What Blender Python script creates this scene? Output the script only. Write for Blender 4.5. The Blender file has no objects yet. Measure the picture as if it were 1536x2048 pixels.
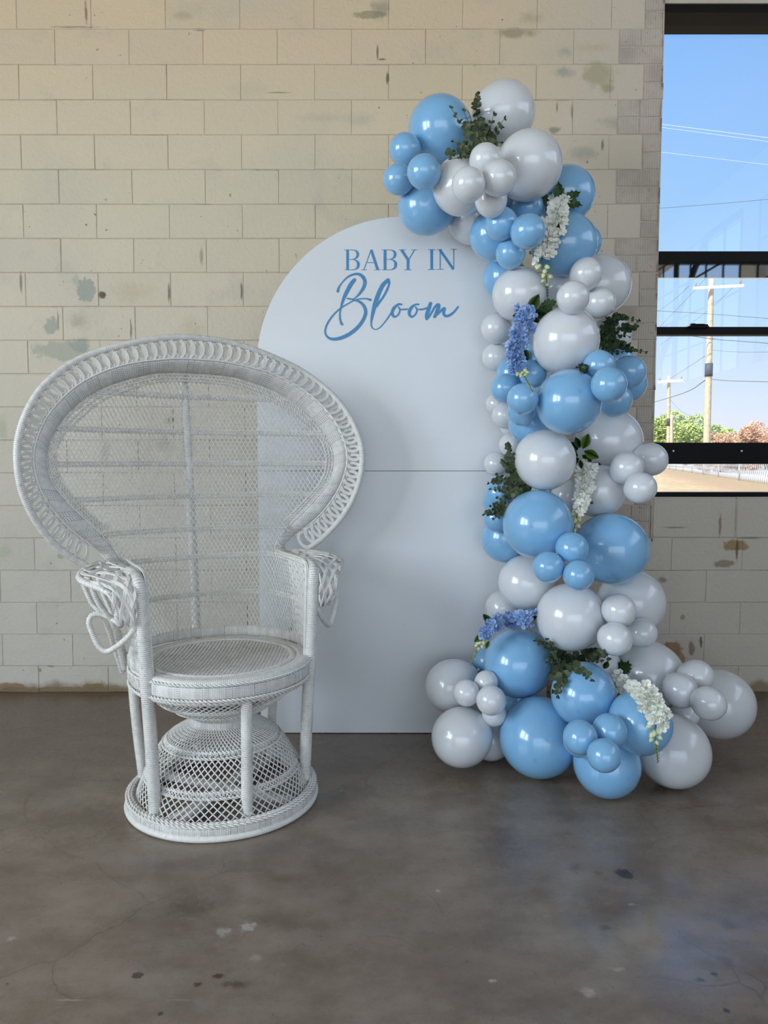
import bpy, bmesh, math, random
import numpy as np
from mathutils import Vector, Matrix
random.seed(7); rng = np.random.default_rng(7)
scene = bpy.context.scene
COL = scene.collection

# ---------------------------------------------------------------- camera
F = 1480.0; CAMH = 1.15; PITCH = math.atan(104 / F)
cd = bpy.data.cameras.new('camera'); cam = bpy.data.objects.new('camera', cd); COL.objects.link(cam)
cam.location = (0, 0, CAMH); cam.rotation_euler = (math.pi / 2 - PITCH, 0, 0)
cd.sensor_fit = 'VERTICAL'; cd.sensor_height = 36; cd.sensor_width = 27; cd.lens = F / 2048 * 36
cd.clip_end = 500
scene.camera = cam

# ---------------------------------------------------------------- exposure
vs = scene.view_settings
scene.display_settings.display_device = 'sRGB'
vs.view_transform = 'Standard'; vs.look = 'None'; vs.exposure = 0.02; vs.gamma = 1.0; vs.use_curve_mapping = False

# ---------------------------------------------------------------- sky
world = bpy.data.worlds.new('sky'); scene.world = world; world.use_nodes = True
wn = world.node_tree; wn.nodes.clear()
w_out = wn.nodes.new('ShaderNodeOutputWorld'); w_bg = wn.nodes.new('ShaderNodeBackground')
w_tc = wn.nodes.new('ShaderNodeTexCoord'); w_sep = wn.nodes.new('ShaderNodeSeparateXYZ'); w_ramp = wn.nodes.new('ShaderNodeValToRGB')
wn.links.new(w_tc.outputs['Generated'], w_sep.inputs[0]); wn.links.new(w_sep.outputs['Z'], w_ramp.inputs[0])
wn.links.new(w_ramp.outputs[0], w_bg.inputs[0]); wn.links.new(w_bg.outputs[0], w_out.inputs[0])
cr = w_ramp.color_ramp
cr.elements[0].position = 0.0; cr.elements[0].color = (.80, .84, .92, 1)
cr.elements[1].position = 1.0; cr.elements[1].color = (.10, .25, .72, 1)
for pos_, c_ in ((.06, (.72, .81, .96, 1)), (.16, (.50, .72, .99, 1)), (.30, (.34, .60, .99, 1)), (.52, (.215, .47, .97, 1))):
    e_ = cr.elements.new(pos_); e_.color = c_
w_bg.inputs[1].default_value = 1.15

# ---------------------------------------------------------------- sun, window daylight and added front fill
sl = bpy.data.lights.new('sun', 'SUN'); so = bpy.data.objects.new('sun', sl); COL.objects.link(so)
sl.energy = 8.0; sl.angle = math.radians(.6); sl.color = (1, .95, .86)
so.rotation_euler = Vector((.62, .42, -.80)).to_track_quat('-Z', 'Y').to_euler()
def area_light(name, loc, size, energy, rot, color=(.80, .91, 1.0)):
    l = bpy.data.lights.new(name, 'AREA'); o = bpy.data.objects.new(name, l); COL.objects.link(o)
    l.shape = 'RECTANGLE'; l.size, l.size_y = size; l.energy = energy; l.color = color
    o.location = loc; o.rotation_euler = rot
    return o
WINL = [(-1.75, 1.5), (.05, 1.5)]          # centre y and width of the two windows of the left wall
RX = 4.6; LX = -4.5; FY = -6.0
for cy_, w_ in WINL:
    area_light('daylight_window_left', (LX - .06, cy_, 2.3), (2.1, w_ - .1), 140, (0, -math.pi / 2, 0))
area_light('fill_light_front', (0, FY - .06, 1.75), (7.8, 3.2), 165, (math.pi / 2, 0, 0))  # added fill from an unseen opening behind the camera, brightens the garland
area_light('daylight_window_right', (RX + .07, .6, 3.35), (1.7, 4.6), 50, (0, math.pi / 2, 0), (.86, .92, 1.0))

# ---------------------------------------------------------------- helpers
CP, SP = math.cos(PITCH), math.sin(PITCH)
def sight(px, py):
    v = (1024 - py) / F
    return Vector(((px - 768) / F, CP + v * SP, -SP + v * CP))
CAM = Vector((0, 0, CAMH))
def P(px, py, Y):                                   # point of the plane y = Y
    d = sight(px, py); return CAM + d * (Y / d.y)
def on_floor(px, py, z=0.0):
    d = sight(px, py); return CAM + d * ((z - CAMH) / d.z)

def link(o, parent=None):
    COL.objects.link(o)
    if parent is not None: o.parent = parent
    return o
def tag(o, label=None, cat=None, group=None, kind=None):
    if label: o['label'] = label
    if cat: o['category'] = cat
    if group: o['group'] = group
    if kind: o['kind'] = kind
    return o
def empty(name, loc=(0, 0, 0), rz=0):
    o = bpy.data.objects.new(name, None); o.empty_display_size = .05
    o.location = loc; o.rotation_euler = (0, 0, rz); return link(o)

class MB:                                           # collects geometry for one mesh object
    def __init__(s): s.v = []; s.f = []; s.uv = []
    def add(s, vs, fs, uvs=None):
        n = len(s.v); s.v.extend([tuple(v) for v in vs])
        for i, f in enumerate(fs):
            s.f.append([n + k for k in f]); s.uv.extend(uvs[i] if uvs else [(0, 0)] * len(f))
    def box(s, a, b):
        x0, y0, z0 = a; x1, y1, z1 = b
        v = [(x0, y0, z0), (x1, y0, z0), (x1, y1, z0), (x0, y1, z0), (x0, y0, z1), (x1, y0, z1), (x1, y1, z1), (x0, y1, z1)]
        s.add(v, [(0, 3, 2, 1), (4, 5, 6, 7), (0, 1, 5, 4), (1, 2, 6, 5), (2, 3, 7, 6), (3, 0, 4, 7)])
    def tube(s, pts, r, sides=6, closed=False, caps=True, flat=1.0, up=None):
        pts = [Vector(p) for p in pts]; n = len(pts)
        if n < 2: return
        L = [0.0]
        for i in range(1, n): L.append(L[-1] + (pts[i] - pts[i - 1]).length)
        if closed: total = L[-1] + (pts[0] - pts[-1]).length
        nrm = None; vs = []
        for i in range(n):
            t = (pts[(i + 1) % n] - pts[i - 1]) if (closed or 0 < i < n - 1) else (pts[1] - pts[0] if i == 0 else pts[-1] - pts[-2])
            if t.length < 1e-9: t = Vector((0, 0, 1))
            t.normalize()
            if up is not None:
                u_ = up[i] if isinstance(up, list) else up
                nrm = Vector(u_) - t * Vector(u_).dot(t)
            elif nrm is None:
                nrm = t.orthogonal()
            else:
                nrm = nrm - t * nrm.dot(t)
            if nrm.length < 1e-6: nrm = t.orthogonal()
            nrm.normalize(); b = t.cross(nrm)
            ri = r(i, L[i]) if callable(r) else r
            for k in range(sides):
                a = 2 * math.pi * k / sides
                vs.append(pts[i] + nrm * (math.cos(a) * ri * flat) + b * (math.sin(a) * ri))
        fs = []; uvs = []
        m = n if closed else n - 1
        for i in range(m):
            j = (i + 1) % n; La = L[i]; Lb = L[j] if j > i else total
            for k in range(sides):
                k2 = (k + 1) % sides
                fs.append((i * sides + k, i * sides + k2, j * sides + k2, j * sides + k))
                uvs.append([(La, k / sides), (La, (k + 1) / sides), (Lb, (k + 1) / sides), (Lb, k / sides)])
        if caps and not closed:
            fs.append(tuple(range(sides - 1, -1, -1))); uvs.append([(0, 0)] * sides)
            fs.append(tuple((n - 1) * sides + k for k in range(sides))); uvs.append([(0, 0)] * sides)
        s.add(vs, fs, uvs)
    def lathe(s, prof, seg=48, centre=(0, 0), a0=0.0, a1=2 * math.pi):
        full = abs(a1 - a0 - 2 * math.pi) < 1e-6
        n = seg if full else seg + 1; vs = []; fs = []; uvs = []
        cum = [0.0]
        for (r0, z0), (r1, z1) in zip(prof[:-1], prof[1:]): cum.append(cum[-1] + math.hypot(r1 - r0, z1 - z0))
        rm = max(p[0] for p in prof)
        for i in range(n):
            a = a0 + (a1 - a0) * i / seg
            for r_, z_ in prof: vs.append((centre[0] + r_ * math.cos(a), centre[1] + r_ * math.sin(a), z_))
        m = len(prof)
        for i in range(seg):
            j = (i + 1) % n
            ua = rm * (a1 - a0) * i / seg; ub = rm * (a1 - a0) * (i + 1) / seg
            for k in range(m - 1):
                fs.append((i * m + k, j * m + k, j * m + k + 1, i * m + k + 1))
                uvs.append([(ua, cum[k] / cum[-1]), (ub, cum[k] / cum[-1]), (ub, cum[k + 1] / cum[-1]), (ua, cum[k + 1] / cum[-1])])
        s.add(vs, fs, uvs)
    def mesh(s, name, mat=None, smooth=True):
        me = bpy.data.meshes.new(name); me.from_pydata(s.v, [], s.f)
        ul = me.uv_layers.new(name='UVMap'); ul.data.foreach_set('uv', np.array(s.uv, dtype=np.float32).ravel())
        me.polygons.foreach_set('use_smooth', [smooth] * len(me.polygons))
        if mat: me.materials.append(mat)
        me.update(); return me
    def build(s, name, mat, parent=None, smooth=True, kind=None):
        o = bpy.data.objects.new(name, s.mesh(name, mat, smooth)); link(o, parent)
        if kind: o['kind'] = kind
        return o
def smooth_path(ctrl, n, closed=False):             # Catmull-Rom through the control points, evenly spaced
    c = np.array([tuple(p) for p in ctrl], float); m = len(c)
    out = []
    segs = m if closed else m - 1
    for i in range(segs):
        if closed: p0, p1, p2, p3 = c[(i - 1) % m], c[i], c[(i + 1) % m], c[(i + 2) % m]
        else:
            p1, p2 = c[i], c[i + 1]; p0 = c[i - 1] if i else 2 * p1 - p2; p3 = c[i + 2] if i + 2 < m else 2 * p2 - p1
        for t in np.linspace(0, 1, 14, endpoint=False):
            out.append(.5 * ((2 * p1) + (-p0 + p2) * t + (2 * p0 - 5 * p1 + 4 * p2 - p3) * t * t + (-p0 + 3 * p1 - 3 * p2 + p3) * t ** 3))
    out.append(c[0] if closed else c[-1])
    out = np.array(out); d = np.r_[0, np.cumsum(np.linalg.norm(np.diff(out[:, :3], axis=0), axis=1))]
    s_ = np.linspace(0, d[-1], n, endpoint=not closed)
    return np.array([np.interp(s_, d, out[:, k]) for k in range(out.shape[1])]).T
def path_len(p): return float(np.linalg.norm(np.diff(np.array(p)[:, :3], axis=0), axis=1).sum())

# ---------------------------------------------------------------- materials
class NT:
    def __init__(s, name):
        s.m = bpy.data.materials.new(name); s.m.use_nodes = True; s.t = s.m.node_tree; s.t.nodes.clear()
        s.out = s.n('ShaderNodeOutputMaterial')
    def n(s, ty, **kw):
        nd = s.t.nodes.new(ty)
        for k, v in kw.items(): setattr(nd, k, v)
        return nd
    def put(s, sock, val):
        if isinstance(val, bpy.types.NodeSocket): s.t.links.new(val, sock)
        elif isinstance(val, (tuple, list)) and len(val) == 3 and sock.type == 'RGBA': sock.default_value = (*val, 1)
        else: sock.default_value = val
    def math(s, op, a, b=0.0, c=None, clamp=False):
        nd = s.n('ShaderNodeMath', operation=op, use_clamp=clamp); s.put(nd.inputs[0], a); s.put(nd.inputs[1], b)
        if c is not None: s.put(nd.inputs[2], c)
        return nd.outputs[0]
    def vmath(s, op, a, b=(0, 0, 0)):
        nd = s.n('ShaderNodeVectorMath', operation=op); s.put(nd.inputs[0], a); s.put(nd.inputs[1], b)
        return nd.outputs['Value'] if op == 'LENGTH' else nd.outputs[0]
    def noise(s, vec, scale, detail=3, rough=.5, color=False):
        nd = s.n('ShaderNodeTexNoise'); s.put(nd.inputs['Vector'], vec); nd.inputs['Scale'].default_value = scale
        nd.inputs['Detail'].default_value = detail; nd.inputs['Roughness'].default_value = rough
        return nd.outputs['Color'] if color else nd.outputs[0]
    def step(s, x, a, b):
        nd = s.n('ShaderNodeMapRange', interpolation_type='SMOOTHSTEP'); s.put(nd.inputs[0], x)
        nd.inputs[1].default_value = a; nd.inputs[2].default_value = b; return nd.outputs[0]
    def lin(s, x, a, b, c, d):
        nd = s.n('ShaderNodeMapRange'); s.put(nd.inputs[0], x)
        for k, v in zip((1, 2, 3, 4), (a, b, c, d)): nd.inputs[k].default_value = v
        return nd.outputs[0]
    def mix(s, f, a, b, mode='MIX'):
        nd = s.n('ShaderNodeMix', data_type='RGBA', blend_type=mode); s.put(nd.inputs['Factor'], f); s.put(nd.inputs[6], a); s.put(nd.inputs[7], b)
        return nd.outputs[2]
    def pos(s): return s.n('ShaderNodeNewGeometry').outputs['Position']
    def obj(s): return s.n('ShaderNodeTexCoord').outputs['Object']
    def uv(s):
        sp = s.n('ShaderNodeSeparateXYZ'); s.t.links.new(s.n('ShaderNodeTexCoord').outputs['UV'], sp.inputs[0]); return sp.outputs[0], sp.outputs[1]
    def xyz(s, v):
        sp = s.n('ShaderNodeSeparateXYZ'); s.put(sp.inputs[0], v); return sp.outputs
    def bump(s, h, strength=.3, dist=.01, normal=None):
        nd = s.n('ShaderNodeBump'); nd.inputs['Strength'].default_value = strength; nd.inputs['Distance'].default_value = dist
        s.put(nd.inputs['Height'], h)
        if normal is not None: s.put(nd.inputs['Normal'], normal)
        return nd.outputs[0]
    def bsdf(s, color, rough=.5, spec=.5, metal=0.0, normal=None, **kw):
        b = s.n('ShaderNodeBsdfPrincipled'); s.put(b.inputs['Base Color'], color); s.put(b.inputs['Roughness'], rough)
        s.put(b.inputs['Specular IOR Level'], spec); s.put(b.inputs['Metallic'], metal)
        if normal is not None: s.put(b.inputs['Normal'], normal)
        for k, v in kw.items(): s.put(b.inputs[k.replace('_', ' ')], v)
        s.t.links.new(b.outputs[0], s.out.inputs[0]); return s.m
def sr(r, g, b): return tuple((x / 255 / 12.92 if x <= 10 else ((x / 255 + .055) / 1.055) ** 2.4) for x in (r, g, b))
def plain(name, color, rough=.5, spec=.5, metal=0.0, var=.08, scale=30):
    t = NT(name); n_ = t.noise(t.obj(), scale, 3)
    c = t.mix(t.lin(n_, .3, .7, 0, 1), tuple(x * (1 - var) for x in color), tuple(min(1, x * (1 + var)) for x in color))
    return t.bsdf(c, rough, spec, metal)

WALLY = 3.6054
def spots(t, col, pos, lst, noise_col, amt=.45):
    """stains with a shape of their own: (centre, half sizes, colour, strength, softness)"""
    for ctr, half, c, strength, soft in lst:
        q = t.vmath('SUBTRACT', pos, tuple(ctr)); q = t.vmath('DIVIDE', q, tuple(half)); q = t.vmath('ADD', q, noise_col)
        d = t.vmath('LENGTH', q)
        f = t.math('MULTIPLY', t.math('SUBTRACT', 1.0, t.step(d, max(.05, 1 - soft * 1.5), 1.05)), strength * .88)
        col = t.mix(f, col, c)
    return col
def wall_spot(px, py, rx, ry, c, strength=1.0, soft=.15):
    p = P(px, py, WALLY); k = 3.65 / F
    return ((p.x, WALLY, p.z), (rx * k, 5.0, ry * k), c, strength, soft)
GREYGREEN = sr(150, 156, 146); OLIVE = sr(150, 143, 108); TAN = sr(150, 122, 82); DARK = sr(70, 66, 58); BROWN = sr(84, 58, 34); PALEG = sr(176, 180, 152)
WALL_SPOTS = [
 wall_spot(170, 580, 20, 24, GREYGREEN, .9, .12), wall_spot(152, 562, 10, 12, GREYGREEN, .5, .4), wall_spot(203, 590, 9, 9, BROWN, 1, .3),
 wall_spot(265, 585, 60, 26, sr(190, 172, 138), .5, .7), wall_spot(102, 652, 14, 18, GREYGREEN, .8, .15), wall_spot(122, 700, 56, 22, sr(166, 168, 152), .85, .2),
 wall_spot(160, 690, 20, 16, GREYGREEN, .8, .2), wall_spot(155, 642, 26, 18, sr(160, 158, 146), .6, .6), wall_spot(385, 655, 36, 26, sr(186, 172, 140), .5, .7),
 wall_spot(5, 855, 12, 34, PALEG, .7, .4), wall_spot(8, 1105, 22, 20, PALEG, .6, .5), wall_spot(120, 1113, 8, 6, sr(165, 166, 140), .9, .2),
 wall_spot(366, 32, 24, 10, OLIVE, .5, .6), wall_spot(740, 30, 34, 8, OLIVE, .9, .2), wall_spot(760, 18, 22, 22, sr(138, 132, 118), .7, .4),
 wall_spot(775, 155, 4, 14, DARK, .9, .4), wall_spot(1030, 65, 46, 12, sr(146, 134, 104), .8, .4), wall_spot(1060, 35, 30, 16, OLIVE, .5, .7),
 wall_spot(1128, 145, 26, 14, sr(138, 148, 134), .7, .5), wall_spot(1198, 150, 34, 26, sr(160, 154, 118), .8, .3), wall_spot(1215, 178, 20, 12, OLIVE, .8, .4),
 wall_spot(1130, 105, 20, 14, sr(146, 150, 138), .6, .6), wall_spot(1190, 95, 44, 12, sr(180, 166, 132), .6, .6), wall_spot(1165, 308, 40, 18, sr(142, 146, 134), .6, .6),
 wall_spot(1255, 370, 16, 26, sr(120, 122, 112), .7, .6), wall_spot(1230, 245, 50, 14, sr(150, 150, 134), .6, .6), wall_spot(1110, 260, 14, 8, sr(130, 124, 112), .8, .4),
 wall_spot(190, 1375, 24, 9, TAN, 1, .12), wall_spot(120, 1380, 160, 7, sr(140, 112, 74), .95, .2), wall_spot(20, 1372, 36, 8, sr(146, 110, 66), .9, .2),
 wall_spot(1470, 1091, 26, 13, TAN, 1, .12), wall_spot(1474, 1098, 4, 26, sr(96, 74, 52), .9, .3), wall_spot(1450, 1128, 26, 9, sr(120, 104, 84), .8, .3),
 wall_spot(1345, 1298, 20, 20, sr(146, 112, 66), 1, .12), wall_spot(1360, 1320, 12, 16, TAN, .9, .2), wall_spot(1383, 1298, 7, 16, sr(110, 92, 66), .8, .3),
 wall_spot(1440, 1050, 4, 34, sr(120, 100, 72), .8, .4), wall_spot(1325, 1160, 10, 9, sr(96, 86, 76), .7, .4), wall_spot(1364, 1235, 6, 6, TAN, .9, .3),
 wall_spot(640, 235, 60, 14, sr(168, 168, 152), .4, .8), wall_spot(720, 240, 50, 20, sr(170, 172, 160), .5, .7), wall_spot(500, 180, 60, 24, sr(182, 176, 150), .4, .8),
 wall_spot(755, 105, 3, 18, DARK, .8, .4), wall_spot(764, 119, 9, 2.5, DARK, .8, .4), wall_spot(172, 25, 3.5, 26, sr(96, 88, 70), .8, .4), wall_spot(403, 510, 5, 26, sr(150, 138, 110), .8, .5), wall_spot(338, 585, 3, 24, DARK, .8, .4), wall_spot(483, 582, 3, 20, DARK, .8, .4), wall_spot(262, 660, 3, 24, DARK, .7, .4), wall_spot(42, 565, 3.5, 26, DARK, .7, .4), wall_spot(116, 640, 3, 30, DARK, .6, .5), wall_spot(1144, 225, 3, 22, DARK, .6, .5), wall_spot(1114, 215, 3, 16, DARK, .6, .5), wall_spot(1205, 290, 4, 12, DARK, .7, .4), wall_spot(400, 60, 16, 3, DARK, .7, .5), wall_spot(150, 54, 60, 2.2, DARK, .6, .5), wall_spot(560, 185, 30, 2, DARK, .6, .5), wall_spot(1304, 1075, 3, 12, DARK, .9, .4), wall_spot(1350, 1055, 30, 3, DARK, .7, .6), wall_spot(1402, 1285, 4, 14, DARK, .9, .4), wall_spot(1500, 1076, 30, 2.5, DARK, .7, .5), wall_spot(80, 1340, 5, 5, DARK, .7, .5), wall_spot(102, 1333, 9, 3, DARK, .6, .5),
 wall_spot(210, 905, 14, 30, sr(150, 150, 140), .6, .5), wall_spot(205, 1055, 26, 14, sr(140, 142, 128), .7, .5), wall_spot(330, 890, 26, 22, sr(150, 150, 140), .6, .5), wall_spot(340, 840, 16, 10, DARK, .5, .5),
]
def wall_paint():
    t = NT('cream_masonry_paint'); p = t.pos(); x, y, z = t.xyz(p)
    big = t.noise(p, 1.1, 4, .6); mid = t.noise(p, 6, 4, .6); fine = t.noise(p, 60, 3, .6)
    c = t.mix(t.step(z, .3, 2.7), sr(206, 199, 187), sr(213, 200, 174))
    c = t.mix(t.step(z, 2.2, 3.3), c, sr(212, 190, 158))
    rnd = t.n('ShaderNodeObjectInfo').outputs['Random']
    c = t.mix(t.math('MULTIPLY', rnd, .16), c, sr(176, 168, 150))
    c = t.mix(t.math('MULTIPLY', t.step(big, .48, .72), .40), c, sr(186, 181, 168))
    c = t.mix(t.math('MULTIPLY', t.step(mid, .55, .75), .28), c, sr(170, 168, 156))
    c = t.mix(t.math('MULTIPLY', t.step(x, .35, 1.15), .75), c, sr(192, 182, 168))
    nc = t.vmath('SCALE', t.vmath('SUBTRACT', t.noise(p, 22, 4, .65, color=True), (.5, .5, .5)))
    t.t.nodes[-1].inputs['Scale'].default_value = 1.5
    c = spots(t, c, p, WALL_SPOTS, nc)
    sp = t.noise(p, 42, 2, .5); spm = t.noise(p, 2.4, 3)
    dk = t.math('MULTIPLY', t.step(sp, .735, .77), t.step(spm, .42, .62))
    c = t.mix(t.math('MULTIPLY', dk, .75), c, sr(78, 72, 62))
    low = t.math('MULTIPLY', t.step(t.math('ADD', z, t.math('MULTIPLY', t.noise(p, 9, 4), .10)), .115, .07), .85)
    c = t.mix(low, c, sr(128, 108, 78))
    h = t.math('ADD', t.math('MULTIPLY', fine, .7), mid)
    return t.bsdf(c, .62, .35, normal=t.bump(h, .6, .008))
def mortar_paint():
    t = NT('painted_mortar'); p = t.pos()
    c = t.mix(t.noise(p, 14, 3), sr(176, 168, 152), sr(194, 187, 172))
    c = t.mix(t.math('MULTIPLY', t.step(t.noise(p, 3.4, 4, .7), .53, .66), .55), c, sr(110, 101, 86))
    return t.bsdf(c, .85, .2)
def brick_paint():
    t = NT('painted_combed_brick'); p = t.pos(); x, y, z = t.xyz(p)
    mid = t.noise(p, 7, 4, .6); fine = t.noise(p, 80, 2)
    wv = t.n('ShaderNodeTexWave', wave_type='BANDS', bands_direction='X'); wv.inputs['Scale'].default_value = 27; wv.inputs['Distortion'].default_value = 1.2
    wv.inputs['Detail'].default_value = 2; wv.inputs['Detail Scale'].default_value = 3; t.put(wv.inputs['Vector'], p)
    c = t.mix(t.step(mid, .35, .7), sr(188, 177, 164), sr(170, 158, 146))
    c = t.mix(t.math('MULTIPLY', t.step(wv.outputs[1], .35, .05), .20), c, sr(120, 108, 98))
    c = t.mix(t.math('MULTIPLY', t.step(fine, .66, .74), .5), c, sr(100, 88, 80))
    edge = t.math('MULTIPLY', t.step(x, 1.292, 1.308), t.step(t.noise(p, 18, 3), .40, .55))
    c = t.mix(t.math('MULTIPLY', edge, .8), c, sr(96, 66, 52))
    h = t.math('ADD', t.math('MULTIPLY', wv.outputs[1], .6), fine)
    return t.bsdf(c, .75, .3, normal=t.bump(h, .4, .003))
FL = []
def fspot(px, py, rx, ry, c, strength=1.0, soft=.5):
    p = on_floor(px, py); k = (p.y * 1.02) / F; ky = k * p.y / CAMH
    FL.append(((p.x, p.y, 0), (rx * k * 1.25, ry * ky * 1.25, 5.0), c, strength, soft))
WHT = sr(176, 172, 164)
for a in ((446, 1863, 14, 12, WHT, .8, .5), (496, 1853, 16, 9, WHT, .9, .3), (512, 1915, 14, 8, WHT, .5, .5), (22, 1878, 9, 5, WHT, .6, .4), (984, 1961, 8, 5, WHT, .9, .4),
          (1180, 1985, 20, 12, WHT, .75, .5), (1236, 1939, 18, 5, WHT, .55, .5), (875, 1781, 5, 4, WHT, .8, .3), (1093, 1832, 10, 5, sr(140, 134, 126), .7, .5), (1263, 1809, 8, 3, WHT, .6, .4),
          (142, 2000, 32, 1.6, WHT, .6, .4), (360, 2000, 30, 1.4, WHT, .4, .4), (405, 2010, 26, 16, sr(140, 134, 126), .5, .6),
          (1249, 1748, 18, 9, sr(58, 44, 38), .95, .25), (275, 1950, 11, 7, sr(44, 36, 32), .9, .3), (436, 1952, 13, 6, sr(66, 32, 20), .95, .4), (394, 1970, 9, 6, sr(66, 34, 22), .9, .4),
          (470, 1968, 34, 8, sr(62, 44, 32), .7, .5), (322, 2027, 6, 5, sr(44, 36, 32), .9, .3), (1428, 1948, 6, 5, sr(44, 40, 40), .9, .3), (1400, 1960, 12, 6, sr(58, 52, 52), .8, .4),
          (1454, 2022, 7, 6, sr(50, 44, 44), .9, .4), (1460, 1850, 22, 10, sr(86, 74, 64), .7, .5), (1450, 1920, 16, 14, sr(92, 76, 60), .7, .5), (1210, 1855, 12, 6, sr(64, 60, 58), .7, .5),
          (740, 1564, 6, 3, sr(88, 150, 138), .8, .4), (683, 1587, 10, 5, sr(70, 108, 98), .8, .5), (648, 1590, 7, 4, sr(70, 108, 98), .8, .5),
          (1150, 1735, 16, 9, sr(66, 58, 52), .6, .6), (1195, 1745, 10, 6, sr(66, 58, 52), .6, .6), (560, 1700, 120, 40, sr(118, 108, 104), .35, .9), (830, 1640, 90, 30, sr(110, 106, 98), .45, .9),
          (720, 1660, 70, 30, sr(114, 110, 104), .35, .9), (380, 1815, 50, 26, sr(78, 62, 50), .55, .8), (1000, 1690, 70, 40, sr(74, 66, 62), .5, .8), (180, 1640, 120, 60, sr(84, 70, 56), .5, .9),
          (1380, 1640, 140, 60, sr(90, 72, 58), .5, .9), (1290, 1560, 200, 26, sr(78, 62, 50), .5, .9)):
    fspot(*a)
def concrete():
    t = NT('stained_concrete'); p = t.pos(); x, y, z = t.xyz(p)
    st = t.vmath('MULTIPLY', p, (1, 1.6, 1))
    big = t.noise(p, .9, 5, .62); mid = t.noise(st, 4.5, 6, .65); fine = t.noise(p, 38, 5, .65); br = t.noise(st, 1.7, 4, .6)
    c = t.mix(t.lin(mid, .3, .7, 0, 1), sr(108, 93, 79), sr(146, 131, 118))
    c = t.mix(t.math('MULTIPLY', t.step(big, .50, .68), .55), c, sr(94, 78, 64))
    c = t.mix(t.math('MULTIPLY', t.step(br, .55, .72), .45), c, sr(130, 126, 124))
    c = t.mix(t.math('MULTIPLY', t.step(fine, .56, .72), .30), c, sr(76, 66, 58))
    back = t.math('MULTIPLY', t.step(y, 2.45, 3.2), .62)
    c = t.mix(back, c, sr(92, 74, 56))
    vor = t.n('ShaderNodeTexVoronoi', feature='DISTANCE_TO_EDGE'); vor.inputs['Scale'].default_value = 2.3
    t.put(vor.inputs['Vector'], t.vmath('ADD', p, t.vmath('SCALE', t.noise(p, 3, 4, color=True)))); t.t.nodes[-2].inputs['Scale'].default_value = .22
    crack = t.math('MULTIPLY', t.step(vor.outputs['Distance'], .007, .0), t.step(t.noise(p, 1.4, 2), .47, .56))
    c = t.mix(t.math('MULTIPLY', crack, .4), c, sr(56, 48, 42))
    sp = t.noise(p, 75, 2, .5); c = t.mix(t.math('MULTIPLY', t.step(sp, .76, .79), .7), c, sr(160, 154, 146))
    sp2 = t.noise(t.vmath('ADD', p, (9, 3, 1)), 55, 2, .5); c = t.mix(t.math('MULTIPLY', t.step(sp2, .73, .77), .75), c, sr(44, 37, 32))
    nc = t.vmath('SCALE', t.vmath('SUBTRACT', t.noise(p, 55, 4, .75, color=True), (.5, .5, .5))); t.t.nodes[-1].inputs['Scale'].default_value = 2.6
    c = spots(t, c, p, FL, nc)
    rough = t.lin(t.math('ADD', mid, t.math('MULTIPLY', fine, .5)), .5, 1.1, .19, .40)
    window_sheen = t.math('MULTIPLY', t.math('MULTIPLY', t.step(x, .15, .85), t.step(y, 2.25, 1.75)), t.lin(t.noise(st, 3.2, 5, .65), .35, .6, .25, 1))     # extra gloss coat put only where the window's sheen falls
    return t.bsdf(c, rough, .5, Coat_Weight=window_sheen, Coat_Roughness=.13, Coat_IOR=2.2, normal=t.bump(t.math('ADD', mid, t.math('MULTIPLY', fine, .6)), .16, .006))
def wicker(name, kind):
    t = NT(name); p = t.obj(); u, v = t.uv()
    n_ = t.noise(p, 55, 3, .6); big = t.noise(p, 7, 3)
    c = t.mix(t.step(n_, .38, .62), sr(228, 225, 219), sr(238, 235, 229))
    c = t.mix(t.math('MULTIPLY', t.step(big, .5, .75), .25), c, sr(200, 196, 194))
    c = t.mix(t.math('MULTIPLY', t.step(t.noise(p, 130, 2), .70, .76), .6), c, sr(84, 78, 74))
    if kind in ('wrap', 'band'):
        pitch = .0062
        g = t.math('FRACT', t.math('DIVIDE', u, pitch)); g = t.math('ABSOLUTE', t.math('SUBTRACT', g, .5))
        line = t.step(g, .34, .5); wob = t.lin(t.noise(p, 90, 2), .4, .6, .35, .9)
        f = t.math('MULTIPLY', line, wob)
        if kind == 'band':
            a = t.math('FRACT', t.math('DIVIDE', u, .088)); inside = t.math('LESS_THAN', a, .46)
            b = t.math('MULTIPLY', a, 1 / .46)
            q = t.math('FRACT', t.math('MULTIPLY', v, 8.0)); q = t.math('ABSOLUTE', t.math('SUBTRACT', q, .5))
            hl = t.step(q, .30, .46); vl = t.step(t.math('ABSOLUTE', t.math('SUBTRACT', t.math('FRACT', t.math('MULTIPLY', b, 2.0)), .5)), .40, .5)
            key = t.math('MAXIMUM', t.math('MULTIPLY', hl, t.math('GREATER_THAN', t.math('ABSOLUTE', t.math('SUBTRACT', b, .5)), .1)), t.math('MULTIPLY', vl, .8))
            f = t.math('ADD', t.math('MULTIPLY', f, t.math('SUBTRACT', 1.0, inside)), t.math('MULTIPLY', t.math('MULTIPLY', key, .75), inside))
        c = t.mix(t.math('MULTIPLY', f, .95), c, sr(74, 70, 72))
    return t.bsdf(c, .48, .4)
def latex(name, c0, tip):
    t = NT(name); p = t.obj(); x, y, z = t.xyz(p)
    d = t.math('SQRT', t.math('ADD', t.math('POWER', x, 2.0), t.math('POWER', y, 2.0)))
    f = t.math('MULTIPLY', t.math('SUBTRACT', 1.0, t.step(d, .04, .09)), t.math('GREATER_THAN', z, 0.0))
    c = t.mix(t.math('MULTIPLY', f, .32), c0, tip)
    return t.bsdf(c, .27, .5, Subsurface_Weight=.10, Subsurface_Radius=(.3, .3, .3), Subsurface_Scale=.08, Coat_Weight=.6, Coat_Roughness=.085, Coat_IOR=1.6)
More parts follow.
